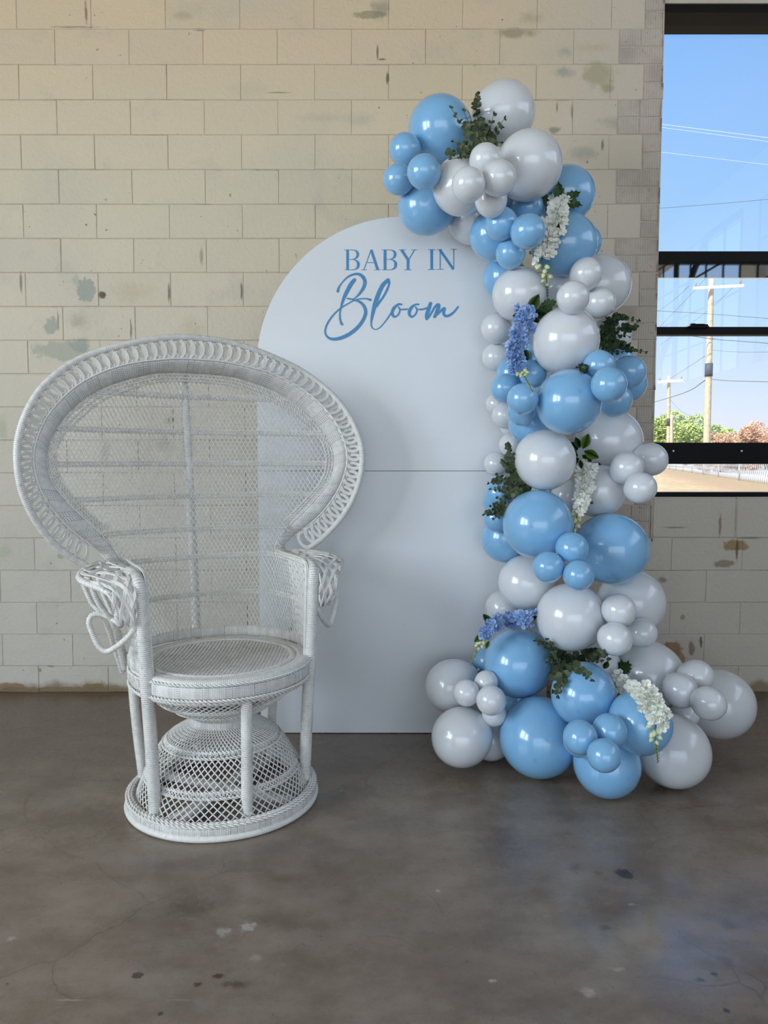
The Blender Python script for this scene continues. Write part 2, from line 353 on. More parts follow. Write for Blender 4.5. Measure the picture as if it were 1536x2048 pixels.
def leafmat(name, a, b, rough=.5):
    t = NT(name); oi = t.n('ShaderNodeObjectInfo'); n_ = t.noise(t.obj(), 60, 2)
    c = t.mix(t.math('ADD', t.math('MULTIPLY', oi.outputs['Random'], .8), t.math('MULTIPLY', n_, .3), clamp=True), a, b)
    return t.bsdf(c, rough, .35)
def glassmat():
    t = NT('window_glass'); fr = t.n('ShaderNodeFresnel'); fr.inputs[0].default_value = 1.5
    tr = t.n('ShaderNodeBsdfTransparent'); gl = t.n('ShaderNodeBsdfGlossy'); gl.inputs['Roughness'].default_value = 0.0
    mx = t.n('ShaderNodeMixShader'); t.put(mx.inputs[0], t.math('MULTIPLY', fr.outputs[0], 1.6, clamp=True)); t.t.links.new(tr.outputs[0], mx.inputs[1]); t.t.links.new(gl.outputs[0], mx.inputs[2])
    t.t.links.new(mx.outputs[0], t.out.inputs[0]); return t.m

M = {}
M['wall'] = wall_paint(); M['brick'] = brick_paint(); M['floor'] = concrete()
M['mortar'] = mortar_paint()
M['room'] = plain('plain_room_paint', sr(176, 168, 150), .8, .3)
M['ceil'] = plain('ceiling_boards', sr(150, 142, 128), .8, .3)
M['steel'] = plain('black_window_steel', (.004, .0035, .004), .5, .15)
M['steel2'] = plain('dark_header_steel', (.008, .006, .005), .6, .15)
M['screw'] = plain('bright_screw', (.9, .9, .9), .4, .5)
M['blind'] = NT('mirrored_spandrel_glass').bsdf((.46, .45, .48), .02, .5, 1.0)
M['glass'] = glassmat()
M['wick'] = wicker('white_painted_rattan', 'plain'); M['wrap'] = wicker('white_wrapped_rattan', 'wrap'); M['band'] = wicker('white_wrapped_rattan_band', 'band')
M['blue'] = latex('sky_blue_latex', (.225, .475, .74), (.12, .30, .50)); M['white'] = latex('white_latex', (.70, .715, .735), (.60, .62, .64))
M['board'] = plain('white_gloss_panel', sr(220, 222, 224), .26, .5, var=.02, scale=3)
M['print'] = plain('blue_vinyl_lettering', sr(72, 138, 186), .4, .4, var=.03)
M['wood'] = plain('raw_timber', sr(170, 140, 100), .7, .3)
M['euca'] = leafmat('eucalyptus_leaf', sr(44, 58, 38), sr(88, 98, 68)); M['euca_dark'] = leafmat('dark_boxwood_leaf', sr(22, 44, 26), sr(58, 78, 42))
M['leaf'] = leafmat('dark_serrated_leaf', sr(20, 44, 20), sr(54, 84, 36), .4); M['leaf2'] = leafmat('bright_green_leaf', sr(34, 62, 20), sr(88, 116, 42), .4)
M['stem'] = plain('green_stem', sr(84, 100, 52), .6, .3); M['petalw'] = leafmat('white_petal', sr(232, 234, 222), sr(248, 248, 240), .6)
M['petalb'] = leafmat('blue_petal', sr(92, 130, 192), sr(168, 194, 232), .6); M['bud'] = leafmat('pale_green_bud', sr(196, 206, 140), sr(224, 228, 180), .6)
M['heart'] = plain('flower_heart', sr(206, 200, 120), .6, .3)

# ================================================================ the room
ROOMH = 4.9; BACKY = WALLY + .20
WX0, WX1 = 1.31, 4.2                      # window opening in the back wall
WZ0, WZ1 = .975, 3.275
def structure(name, mb, mat, parent=None, smooth=False):
    o = mb.build(name, mat, parent, smooth); o['kind'] = 'structure'; return o
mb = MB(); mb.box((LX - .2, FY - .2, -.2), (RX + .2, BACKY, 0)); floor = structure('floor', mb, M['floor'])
mb = MB(); mb.box((LX - .2, FY - .2, ROOMH), (RX + .2, BACKY, ROOMH + .2))
structure('ceiling', mb, M['ceil'])
mb = MB()                                   # mortar body of the back wall, set back behind the block faces
my = WALLY + .0032
mb.box((LX - .2, my, 0), (WX0 + .0, BACKY, ROOMH)); mb.box((WX1, my, 0), (RX + .2, BACKY, ROOMH))
mb.box((WX0, my, 0), (WX1, BACKY, WZ0 - .012)); mb.box((WX0, my, WZ1), (WX1, BACKY, ROOMH))
wall_back = structure('wall_back', mb, M['mortar'])
def wall_with_openings(name, axis, at, th, a0, a1, holes, mat):
    """holes: (a0, a1, z0, z1) along the wall, left to right"""
    mb = MB()
    def bx(p0, p1, z0, z1):
        if p1 - p0 < 1e-4 or z1 - z0 < 1e-4: return
        if axis == 'x': mb.box((min(at, at + th), p0, z0), (max(at, at + th), p1, z1))
        else: mb.box((p0, min(at, at + th), z0), (p1, max(at, at + th), z1))
    cur = a0
    for h0, h1, z0, z1 in holes:
        bx(cur, h0, 0, ROOMH); bx(h0, h1, 0, z0); bx(h0, h1, z1, ROOMH); cur = h1
    bx(cur, a1, 0, ROOMH)
    return structure(name, mb, mat)
LH = [(cy - w / 2, cy + w / 2, 1.2, 3.4) for cy, w in WINL]
wall_with_openings('wall_left', 'x', LX, -.2, FY - .2, my, LH, M['room'])
RH = [(-5.6, -2.3, 2.35, 4.35), (-1.9, 3.1, 2.35, 4.35)]
wall_with_openings('wall_right', 'x', RX, .2, FY - .2, my, RH, M['room'])
FH = [(-4.0, 4.0, .02, 3.4)]  # opening invented to go with the added front fill
wall_with_openings('wall_front', 'y', FY, -.2, LX, RX, FH, M['room'])

# ---- blocks and bricks of the back wall, one object each
def piece_mesh(name, w, h, d, bev, mat, jitter):
    """a masonry unit: face towards -y, softened and slightly uneven edges"""
    b = bev; r = random.Random(hash((round(w, 3), round(h, 3), jitter)) & 0xffff)
    def j(): return r.uniform(-jitter, jitter)
    o = [(j(), d, j()), (w + j(), d, j()), (w + j(), d, h + j()), (j(), d, h + j())]
    m_ = [(o[0][0], b, o[0][2]), (o[1][0], b, o[1][2]), (o[2][0], b, o[2][2]), (o[3][0], b, o[3][2])]
    f_ = [(m_[0][0] + b, 0, m_[0][2] + b), (m_[1][0] - b, 0, m_[1][2] + b), (m_[2][0] - b, 0, m_[2][2] - b), (m_[3][0] + b, 0, m_[3][2] - b)]
    mb = MB(); fs = [(8, 9, 10, 11)]
    for k in range(4):
        k2 = (k + 1) % 4; fs.append((4 + k, 4 + k2, 8 + k2, 8 + k)); fs.append((k, k2, 4 + k2, 4 + k))
    mb.add(o + m_ + f_, fs)
    return mb.mesh(name, mat, False)
MESHES = {}
def masonry(name, x0, x1, z0, z1, mat, gap=.0022, depth=.03, bev=.0022, tilt=.0022):
    w = round(x1 - x0 - gap, 3); h = round(z1 - z0 - gap, 3); key = (name, w, h, random.randrange(3))
    if key not in MESHES: MESHES[key] = piece_mesh(name, w, h, depth, bev, mat, .0012 + key[3] * .0004)
    o = bpy.data.objects.new(name, MESHES[key]); link(o, wall_back)
    o.location = (x0 + gap / 2, WALLY + random.uniform(-.0008, .0008), z0 + gap / 2)
    o.rotation_euler = (random.uniform(-tilt, tilt) * .6, random.uniform(-.002, .002), random.uniform(-tilt, tilt) * .5)
    return o
CH, Z00, BL, OFF = .1593, .1314, .3470, -1.540
NB = 21
def course_z(k): return (0.0 if k < 0 else Z00 + CH * k)
for k in range(-1, NB):
    z0, z1 = course_z(k), course_z(k + 1)
    even = (k % 2 == 0)
    off = OFF if even else OFF + BL / 2
    above = z0 >= .76                        # beside the window the courses end in brick quoins
    narrow = (k % 2 == 1)
    xr = 1.22 if narrow else 1.10            # where the blocks stop and the bricks begin
    x = off - 3 * BL
    while x < 3.2:
        a, b = x, x + BL; x += BL
        if b < -2.60: continue
        a = max(a, -2.70)
        if above:
            if a >= xr - .02: break
            if b > xr - .05: b = xr
            masonry('block', a, b, z0, z1, M['wall'])
        else:
            if a > 2.4: break
            masonry('block', a, b, z0, z1, M['wall'])
    if above:
        zm = (z0 + z1) / 2
        for h0, h1 in ((z0, zm), (zm, z1)):
            e = WX0 + random.uniform(-.006, .004)
            if not narrow and random.random() < .45:
                xm = xr + (WX0 - xr) * .5
                masonry('brick', xr, xm, h0, h1, M['brick'], .0035, .03, .003, .004); masonry('brick', xm, e, h0, h1, M['brick'], .0035, .16, .003, .003)
            else: masonry('brick', xr, e, h0, h1, M['brick'], .0035, .16, .003, .003)
zs = course_z(4)                             # the pale cast blocks of the window sill
for a, b in ((1.312, 1.72), (1.72, 2.13), (2.13, 2.56)): masonry('sill_block', a, b, zs, WZ0 - .004, M['wall'], .004, .15, .005, .001)

# ---- window of the back wall
win = empty('window_1', (WX0, WALLY + .11, WZ0)); win['kind'] = 'structure'
GY = WALLY + .115
def wpart(name, mat, boxes, parent=None, kind=None):
    mb = MB()
    for a, b in boxes: mb.box(Vector(a) - win.location, Vector(b) - win.location)
    o = mb.build(name, mat, parent or win, False)
    if kind: o['kind'] = kind
    return o
def wz(py, Y=GY): return P(1420, py, Y).z
wpart('header_beam', M['steel2'], [((WX0 - .0, WALLY + .01, wz(30, WALLY + .03)), (WX1, WALLY + .19, WZ1 + .004))])
wpart('top_rail', M['steel'], [((WX0, GY - .03, wz(47)), (WX1, GY + .03, WZ1))])
wpart('transom_bar', M['steel'], [((WX0, GY - .03, wz(525)), (WX1, GY + .03, wz(506)))])
wpart('spandrel_pane', M['blind'], [((WX0 + .002, GY + .012, wz(554)), (WX1, GY + .03, wz(524)))])
rail = wpart('meeting_rail', M['steel'], [((WX0, GY - .025, wz(671)), (WX1, GY + .025, wz(655.5)))])
wpart('lower_rail', M['steel'], [((WX0, GY - .035, wz(928)), (WX1, GY + .035, wz(885.5)))])
wpart('bottom_rail', M['steel'], [((WX0, GY - .05, WZ0 - .008), (WX1, GY + .03, wz(984)))])
wpart('stile', M['steel'], [((WX0 - .0, GY - .02, WZ0), (WX0 + .022, GY + .03, WZ1))])
wpart('stile', M['steel'], [((WX1 - .03, GY - .03, WZ0), (WX1, GY + .03, WZ1))])
for a, b in ((48, 506), (524, 655), (671, 885), (928, 984)):
    wpart('pane', M['glass'], [((WX0 + .02, GY - .002, wz(b)), (WX1 - .03, GY + .002, wz(a)))])
p = P(1396, 655, GY - .03)
mb = MB(); q = p - win.location
mb.box(q + Vector((-.048, -.016, -.003)), q + Vector((.048, .012, .006))); mb.box(q + Vector((-.036, -.012, .006)), q + Vector((-.018, .008, .018)))
mb.box(q + Vector((.020, -.012, .006)), q + Vector((.044, .008, .014))); mb.tube([q + Vector((-.026, -.006, .012)), q + Vector((.03, -.006, .012))], .005, 6)
mb.build('sash_lock', M['steel'], win, False)
for px_ in (1346.5, 1483):
    p = P(px_, 902, GY - .036); mb = MB(); q = p - win.location
    mb.tube([q, q + Vector((0, -.003, 0))], .0048, 10); mb.build('screw', M['screw'], win)

# ---- steel windows of the other walls (they light the room and show in the glass)
def steel_window(name, axis, at, a0, a1, z0, z1, na, nz, braces=()):
    w = empty(name, (at, (a0 + a1) / 2, z0) if axis == 'x' else ((a0 + a1) / 2, at, z0)); w['kind'] = 'structure'
    def bar(p, q, r=.018, nm='glazing_bar'):
        mb = MB(); A = Vector((at, p[0], p[1]) if axis == 'x' else (p[0], at, p[1])) - w.location; B = Vector((at, q[0], q[1]) if axis == 'x' else (q[0], at, q[1])) - w.location
        mb.tube([A, B], r, 4); mb.build(nm, M['steel'], w, False)
    for k in range(na + 1):
        a = a0 + (a1 - a0) * k / na; bar((a, z0), (a, z1), .045 if k % 4 == 2 else .016)
    for k in range(nz + 1):
        z = z0 + (z1 - z0) * k / nz; bar((a0, z), (a1, z), .016)
    for p_, q_ in braces: bar(p_, q_, .045, 'brace')
n_ = 2
for a0, a1, z0, z1 in RH:
    steel_window('window_%d' % n_, 'x', RX + .03, a0, a1, z0, z1, max(4, round((a1 - a0) / .55)), 4,
                 [((a0, z0), (a0 + 2.2, z1)), ((a0 + 2.2, z1), (min(a1, a0 + 4.4), z0 + (0 if a1 - a0 > 4 else 2)))]); n_ += 1
for a0, a1, z0, z1 in LH: steel_window('window_%d' % n_, 'x', LX - .03, a0, a1, z0, z1, 2, 3); n_ += 1
for a0, a1, z0, z1 in FH: steel_window('window_%d' % n_, 'y', FY - .03, a0, a1, z0, z1, 10, 5); n_ += 1  # bars across the invented front opening of the fill light

# ================================================================ outdoors
GZ = .5
def ground_mat():
    t = NT('dry_ground'); p = t.pos(); x, y, z = t.xyz(p)
    n1 = t.noise(p, .5, 4, .6); n2 = t.noise(p, 5, 4, .6)
    c = t.mix(t.step(n2, .35, .65), (.46, .33, .17), (.60, .46, .27))
    c = t.mix(t.math('MULTIPLY', t.step(n1, .48, .6), .4), c, (.40, .30, .18))
    d = t.math('SUBTRACT', y, t.math('SUBTRACT', t.math('MULTIPLY', x, 3.25), 13.1))       # side of the fence line
    d = t.math('DIVIDE', d, 3.4)
    c = t.mix(t.math('MULTIPLY', t.step(d, 2.2, 1.0), .8), c, (.42, .27, .17))
    c = t.mix(t.math('MULTIPLY', t.step(d, 1.6, .3), t.step(n2, .5, .62)), c, (.26, .32, .12))
    c = t.mix(t.step(d, -.3, -1), c, (.55, .53, .50))
    return t.bsdf(c, .9, .2)
mb = MB(); mb.box((-60, BACKY, GZ - .3), (200, 300, GZ)); structure('ground', mb, ground_mat())
M['pole'] = plain('weathered_pole_wood', (.56, .46, .32), .8, .2, var=.2, scale=6); M['arm'] = plain('pale_crossarm', (.86, .84, .78), .7, .2)
M['tagm'] = plain('dark_pole_sleeve', (.06, .06, .07), .6, .3); M['galv'] = plain('galvanised_steel', (.62, .64, .66), .4, .5, .3); M['wire'] = plain('overhead_wire', (.16, .18, .20), .6, .3); M['wire_l'] = plain('sun_glint_wire', (.75, .82, .9), .4, .5)  # pale copy of the wire colour paints in the sun's glint
M['insul'] = plain('insulator_glaze', (.30, .26, .24), .3, .5)
def pole(px, ytop, Y, r, label, arm=None, sleeve=None, lean=0.0, rt=None):
    base = P(px, 900, Y); base.z = GZ; top = P(px + lean, ytop, Y); top.y = Y
    t = empty('utility_pole', base); tag(t, label, 'utility pole', 'utility poles beyond the fence')
    A = Vector((0, 0, 0)); B = top - base
    n = 10; mb = MB(); mb.tube([A.lerp(B, k / n) for k in range(n + 1)], lambda i, s: r + ((rt or r * .8) - r) * i / n, 10); mb.build('shaft', M['pole'], t)
    def on(py): z = P(px, py, Y).z; return A.lerp(B, (z - GZ) / (top.z - GZ))
    if arm:
        y0, xa, xb, dy = arm; c = on(y0); w0 = (xa - px) * Y / F; w1 = (xb - px) * Y / F
        mb = MB(); s_ = .07 * Y / 34; za = dy * Y / F
        mb.tube([c + Vector((w0, -.2, -za)), c + Vector((w1, -.2, za))], s_ * 1.15, 4); ca = mb.build('crossarm', M['arm'], t, False)
        for w_, zz in ((w0 * .9, -za), (w1 * .9, za)):
            mb = MB(); q = c + Vector((w_, -.2, zz + s_)); mb.tube([q, q + Vector((0, 0, .08)), q + Vector((0, 0, .16)), q + Vector((0, 0, .22))], lambda i, s: (.02, .05, .035, .015)[i] * Y / 34, 8); mb.build('insulator', M['insul'], ca)
    if sleeve:
        mb = MB(); mb.tube([on(sleeve[0]), on(sleeve[1])], r * 1.04, 10); mb.build('sleeve', M['tagm'], t)
    return t
pole(1413, 556, 34, .165, 'tall wooden utility pole with white crossarm and dark sleeve', (576, 1375, 1472, 2.5), (727, 753), 10, .115)
pole(1337, 752, 62, .16, 'smaller distant utility pole with crossarm behind the green tree', (763, 1314, 1362, 1.5), (837, 852), 1, .13)
pole(1343.5, 829, 60, .14, 'short bare pole stub standing right beside the distant crossarm pole', None, None, 0, .12)
# overhead wires: each one a cable of its own
def wire(pts, label, r=.012, mat='wire'):
    ctrl = [P(a, b, Y) for a, b, Y in pts]
    w = smooth_path(ctrl, 14); mb = MB(); mb.tube(w, r * .8, 5)
    o = mb.build('power_line', M[mat]); tag(o, label, 'power line', 'overhead wires outside the window')
wire([(1270, 242, 30), (1430, 262, 30), (1600, 284, 30)], 'thin overhead wire crossing highest in the blue sky', .012, 'wire_l')
wire([(1270, 248, 30), (1430, 269, 30), (1600, 292, 30)], 'thin overhead wire just under the highest one', .010, 'wire_l')
wire([(1270, 298, 30), (1430, 317, 30), (1600, 337, 30)], 'thin overhead wire third from the top of the sky', .009, 'wire_l')
wire([(1260, 421, 28), (1430, 408, 28), (1620, 391, 28)], 'dark wire rising to the right above the transom bar', .012)
wire([(1250, 618, 33), (1420, 628, 33), (1620, 644, 33)], 'nearly level dark wire crossing the pole above the meeting rail', .014)
wire([(1270, 652, 33), (1418, 677, 33.8), (1530, 686, 33), (1700, 705, 32)], 'thick wire crossing the tall pole just below the meeting rail', .022)
wire([(1425, 700, 34), (1480, 704, 33), (1620, 703, 31)], 'thin wire leaving the tall pole to the right below the rail', .012)
wire([(1419, 758, 34), (1470, 762, 33), (1620, 765, 31)], 'thick wire leaving the tall pole to the right under its sleeve', .022)
wire([(1411, 760, 34), (1370, 785, 45), (1290, 810, 60)], 'thick wire sagging from the tall pole down to the left', .03)
wire([(1410, 712, 34), (1380, 732, 45), (1342, 756, 62)], 'thin wire strung between the two crossarm poles', .016)
wire([(1378, 572, 34), (1340, 606, 45), (1290, 640, 60)], 'slanting wire from the left end of the white crossarm', .012)
wire([(1410, 558, 34), (1360, 612, 45), (1290, 684, 60)], 'slanting wire from the top of the tall pole', .012)
wire([(1469, 572, 34), (1410, 626, 45), (1320, 690, 60)], 'slanting wire from the right end of the white crossarm', .012)
wire([(1341, 800, 62), (1362, 822, 50), (1402, 840, 36)], 'thin wire from the distant pole down towards the tall pole', .014)

# chain link fence along the lot
fa = P(1322, 936, 60); fa.z = GZ; fb = P(1640, 984, 14.5); fb.z = GZ
fence = empty('chain_link_fence', fa); tag(fence, 'galvanised chain link fence running across the dry lot', 'fence')
fd = fb - fa; FLn = fd.length; fu = fd.normalized(); FHt = 1.05
for k in range(11):
    mb = MB(); q = fu * (FLn * k / 10); mb.tube([q, q + Vector((0, 0, FHt + .05))], .03, 7); mb.build('post', M['galv'], fence)
mb = MB(); mb.tube([Vector((0, 0, FHt)), fu * FLn + Vector((0, 0, FHt))], .018, 6); mb.build('top_rail', M['galv'], fence)
mb = MB(); st = .30
for k in range(int(FLn / st)):
    a = fu * (k * st)
    for s_ in (1, -1):
        b = fu * (k * st + s_ * FHt * .8)
        if 0 <= (k * st + s_ * FHt * .8) <= FLn: mb.tube([a + Vector((0, 0, .02)), b + Vector((0, 0, FHt))], .008, 3, caps=False)
mb.build('wire_mesh', M['galv'], fence, kind='stuff')

# greenery
def foliage_mesh(n, radii, leaf, seed, lumps=9):
    r = np.random.default_rng(seed); mb = MB()
    cs = [(r.normal(size=3) * .45, r.uniform(.35, .6)) for _ in range(lumps)]
    for _ in range(n):
        c, s_ = cs[r.integers(lumps)]; d = r.normal(size=3); d /= np.linalg.norm(d)
        p_ = (c + d * s_ * r.uniform(.75, 1.05)) * np.array(radii)
        if p_[2] < -radii[2] * .98: continue
        a = Vector(r.normal(size=3)).normalized(); b = a.orthogonal().normalized(); l = leaf * r.uniform(.6, 1.3)
        q = Vector(p_); mb.add([q - a * l, q + b * l * .5, q + a * l, q - b * l * .5], [(0, 1, 2, 3)])
    return mb
M['treeg'] = leafmat('spring_green_foliage', (.34, .44, .10), (.56, .64, .22)); M['brush'] = leafmat('russet_brush_foliage', (.50, .26, .14), (.68, .42, .26)); M['bark'] = plain('bark', (.16, .11, .07), .9, .2)
def tree(px, pytop, Y, w, label, mat, seed, n=6500, leaf=.17, cat='tree', nm='leafy_tree', group='trees beyond the fence'):
    base = P(px, 900, Y); base.z = GZ; zt = P(px, pytop, Y).z; h = zt - GZ
    t = empty(nm, base); tag(t, label, cat, group)
    rz = h * .47; f = foliage_mesh(n, (w, w * .8, rz), leaf, seed)
    f.v = [(a, b, c + h * .5) for a, b, c in f.v]; f.build('foliage', mat, t, False, 'stuff')
    mb = MB(); mb.tube([Vector((0, 0, 0)), Vector((.05, 0, h * .3)), Vector((-.05, .05, h * .6))], lambda i, s: (.16, .12, .06)[i] * min(1, h / 4), 8); mb.build('trunk', M['bark'], t)
tree(1316, 850, 68, 2.0, 'small green tree at the window jamb, left of the distant pole', M['treeg'], 1)
tree(1372, 838, 76, 2.6, 'biggest green tree, between the two crossarm poles', M['treeg'], 2, 8000)
tree(1398, 842, 84, 2.4, 'green tree just left of the tall pole', M['treeg'], 3)
tree(1440, 852, 98, 2.7, 'green tree just right of the tall pole', M['treeg'], 4)
for i_, (px_, pt_, lb) in enumerate(((1440, 866, 'russet brush directly right of the tall pole'), (1475, 870, 'low russet brush in the dip right of the pole'), (1505, 862, 'russet brush under the distant street light'), (1532, 852, 'tallest russet brush at the far right of the window'))):
    tree(px_, pt_, 40 + 4.5 * i_, 1.15 + .12 * i_, lb, M['brush'], 20 + i_, 4500, .085, 'bush', 'russet_brush', 'russet brush behind the fence')
mb = MB(); b_ = P(1503, 900, 80); b_.z = GZ; t = empty('street_light', b_); tag(t, 'distant street light standing above the russet brush', 'street light')
tp = P(1501, 856, 80).z - GZ
mb.tube([Vector((0, 0, 0)), Vector((0, 0, tp))], .08, 6); mb.build('pole', M['pole'], t)
mb = MB(); mb.tube([Vector((-.3, 0, tp)), Vector((.7, 0, tp + .1))], .07, 6); mb.build('lamp_arm', M['arm'], t)
sb = P(1360, 920, 90); sb.z = GZ; shed = empty('low_shed', sb); tag(shed, 'long low white shed beyond the fence', 'shed')
M['shedw'] = plain('white_shed_wall', (.80, .80, .80), .7, .2); M['shedr'] = plain('grey_shed_roof', (.5, .5, .5), .7, .2)
mb = MB(); mb.box((-5.0, 0, 0), (3.2, 4, 2.0)); mb.build('wall', M['shedw'], shed, False)
mb = MB(); mb.add([(-5.3, -.3, 2.0), (3.5, -.3, 2.0), (3.5, 4.3, 2.0), (-5.3, 4.3, 2.0), (-5.3, 2, 2.5), (3.5, 2, 2.5)], [(0, 1, 5, 4), (2, 3, 4, 5), (0, 4, 3), (1, 2, 5), (3, 2, 1, 0)]); mb.build('roof', M['shedr'], shed, False)
for x_ in (-3.6, 0.2): mb = MB(); mb.box((x_, -.05, 0), (x_ + .9, 0, 1.7)); mb.build('door', M['shedr'], shed, False)

# ================================================================ arched backdrop board
BY = 3.045; BCX = .082; BR = .60; BTOP = 2.125; SEAM = P(768, 942, BY).z
board = empty('arched_backdrop_board', (BCX, BY + .012, 0)); tag(board, 'tall white arched board lettered BABY IN Bloom behind the peacock chair', 'backdrop board')
def panel(name, pts):
    bm = bmesh.new(); vs_ = [bm.verts.new((x, -.012, z)) for x, z in pts]; f = bm.faces.new(vs_)
    r_ = bmesh.ops.extrude_face_region(bm, geom=[f]); bmesh.ops.translate(bm, verts=[v for v in r_['geom'] if isinstance(v, bmesh.types.BMVert)], vec=(0, .018, 0))
    bmesh.ops.recalc_face_normals(bm, faces=bm.faces)
    es = [e for e in bm.edges if all(abs(v.co.y + .012) < 1e-6 for v in e.verts)]
    bmesh.ops.bevel(bm, geom=es, offset=.0012, segments=1, affect='EDGES')
    me = bpy.data.meshes.new(name); bm.to_mesh(me); bm.free(); me.materials.append(M['board'])
    return link(bpy.data.objects.new(name, me), board)
spring = BTOP - BR
arc = [(BR * math.cos(a), spring + BR * math.sin(a)) for a in np.linspace(0, math.pi, 73)]
panel('upper_panel', [(-BR, SEAM + .0008)] + [(BR, SEAM + .0008)] + arc)
panel('lower_panel', [(-BR, .003), (BR, .003), (BR, SEAM - .0008), (-BR, SEAM - .0008)])
for sx in (-.38, .38):                              # timber props behind
    mb = MB(); mb.box((sx - .02, .006, .05), (sx + .02, .04, 1.5)); mb.build('batten', M['wood'], board, False)
    mb = MB(); mb.box((sx - .02, .006, 0), (sx + .02, .36, .03)); mb.build('foot', M['wood'], board, False)
mb = MB(); mb.box((-.5, .012, SEAM - .03), (.5, .036, SEAM + .03)); mb.build('batten', M['wood'], board, False)
# lettering: cut vinyl lying on the board face
LYB = BY - .0008
def lp(x, y): p_ = P(640 + x / 5.297, 480 + y / 5.297, LYB); return Vector((p_.x - BCX, LYB - BY - .012, p_.z))
def lw(w): return w / 5.297 * LYB / F
NRB = [0]
def ribbon(mb, ctrl, n=40, curve=True, caps=True):
    if curve: c = smooth_path([(x, y, w) for x, y, w in ctrl], n)
    else: c = np.array(ctrl, float)
    pts = [lp(x, y) for x, y, w in c]; L_ = []; R_ = []
    for i, p_ in enumerate(pts):
        t = pts[min(i + 1, len(pts) - 1)] - pts[max(i - 1, 0)]; t.normalize(); nn = Vector((t.z, 0, -t.x)) * (lw(c[i][2]) / 2)
        dd = Vector((0, -(.00012 * NRB[0] + .000006 * i), 0)); L_.append(p_ + nn + dd); R_.append(p_ - nn + dd)
    NRB[0] = (NRB[0] + 1) % 7; k = len(pts); mb.add(L_ + R_, [(i, i + 1, k + i + 1, k + i) for i in range(k - 1)])
    if caps:
        for i in (0, k - 1):
            rr = lw(c[i][2]) / 2; mb.add([pts[i] + Vector((math.cos(a) * rr, -(.00095 + .00005 * NRB[0] + .00002 * (i > 0)), math.sin(a) * rr)) for a in np.linspace(0, 2 * math.pi, 14, endpoint=False)], [tuple(range(14))])
def bars(mb, lst):
    for x0, y0, x1, y1, w in lst: ribbon(mb, [(x0, y0, w), (x1, y1, w)], curve=False, caps=False)
def letter(fn, name='letter'):
    mb = MB(); fn(mb); mb.build(name, M['print'], board, False)
def let_B(dx):
    def fn(mb):
        bars(mb, [(292 + dx, 102, 292 + dx, 318, 28), (258 + dx, 104, 345 + dx, 104, 6), (262 + dx, 316, 348 + dx, 316, 6), (300 + dx, 206, 352 + dx, 206, 6)])
        ribbon(mb, [(335 + dx, 105, 6), (368 + dx, 109, 10), (392 + dx, 127, 22), (399 + dx, 152, 26), (390 + dx, 180, 21), (366 + dx, 199, 9), (340 + dx, 206, 6)], caps=False)
        ribbon(mb, [(340 + dx, 206, 6), (374 + dx, 212, 11), (400 + dx, 235, 24), (405 + dx, 263, 28), (395 + dx, 294, 21), (368 + dx, 311, 9), (335 + dx, 316, 6)], caps=False)
    return fn
letter(let_B(0)); letter(let_B(396))
letter(lambda mb: bars(mb, [(541, 102, 463, 316, 8), (541, 104, 611, 316, 27), (500, 239, 590, 239, 8), (436, 316, 499, 316, 6), (573, 316, 641, 316, 6)]))
letter(lambda mb: bars(mb, [(862, 104, 934, 212, 28), (1001, 104, 939, 208, 9), (932, 196, 932, 316, 28), (836, 104, 908, 104, 6), (967, 104, 1032, 104, 6), (891, 316, 972, 316, 6)]))
letter(lambda mb: bars(mb, [(1183, 100, 1183, 314, 28), (1145, 102, 1222, 102, 6), (1143, 312, 1224, 312, 6)]))
letter(lambda mb: bars(mb, [(1272, 102, 1272, 310, 9), (1243, 102, 1292, 102, 6), (1240, 310, 1312, 310, 6), (1268, 102, 1413, 310, 27), (1416, 98, 1416, 312, 9), (1385, 99, 1448, 99, 6)]))
def script_B(mb):
    ribbon(mb, [(365, 422, 34), (330, 465, 42), (285, 545, 40), (250, 620, 32), (228, 690, 22), (213, 760, 16), (210, 820, 20), (220, 870, 22), (232, 892, 27)], 50)
    ribbon(mb, [(188, 543, 28), (198, 505, 20), (235, 450, 14), (300, 388, 18), (385, 359, 24), (445, 382, 34), (475, 440, 36), (462, 500, 34), (425, 560, 26), (378, 608, 14), (345, 628, 10)], 60)
    ribbon(mb, [(290, 620, 16), (345, 630, 18), (420, 655, 26), (468, 705, 32), (483, 765, 34), (462, 835, 34), (408, 915, 36), (320, 990, 38), (220, 1038, 36), (130, 1050, 30), (72, 1020, 20), (54, 960, 18), (80, 880, 18), (140, 795, 16), (215, 725, 14), (300, 672, 12), (360, 640, 12), (420, 624, 12), (488, 622, 14), (533, 634, 26)], 130)
def script_l(mb):
    ribbon(mb, [(720, 425, 38), (668, 475, 42), (620, 570, 46), (583, 680, 46), (556, 790, 34), (543, 870, 20), (548, 920, 16), (582, 947, 10), (630, 930, 12), (690, 865, 14), (745, 785, 16), (790, 712, 16), (828, 680, 20), (863, 682, 18)], 90)
    ribbon(mb, [(722, 425, 36), (732, 462, 22), (706, 535, 24), (668, 605, 22), (628, 660, 24), (600, 705, 18)], 40)
def script_o(dx, tail):
    def fn(mb):
        ribbon(mb, [(862 + dx, 682, 18), (826 + dx, 686, 20), (784 + dx, 720, 32), (764 + dx, 775, 32), (788 + dx, 814, 22), (828 + dx, 790, 17), (847 + dx, 742, 17), (830 + dx, 706, 15), (842 + dx, 731, 10), (880 + dx, 736, 17)] + tail, 70)
    return fn
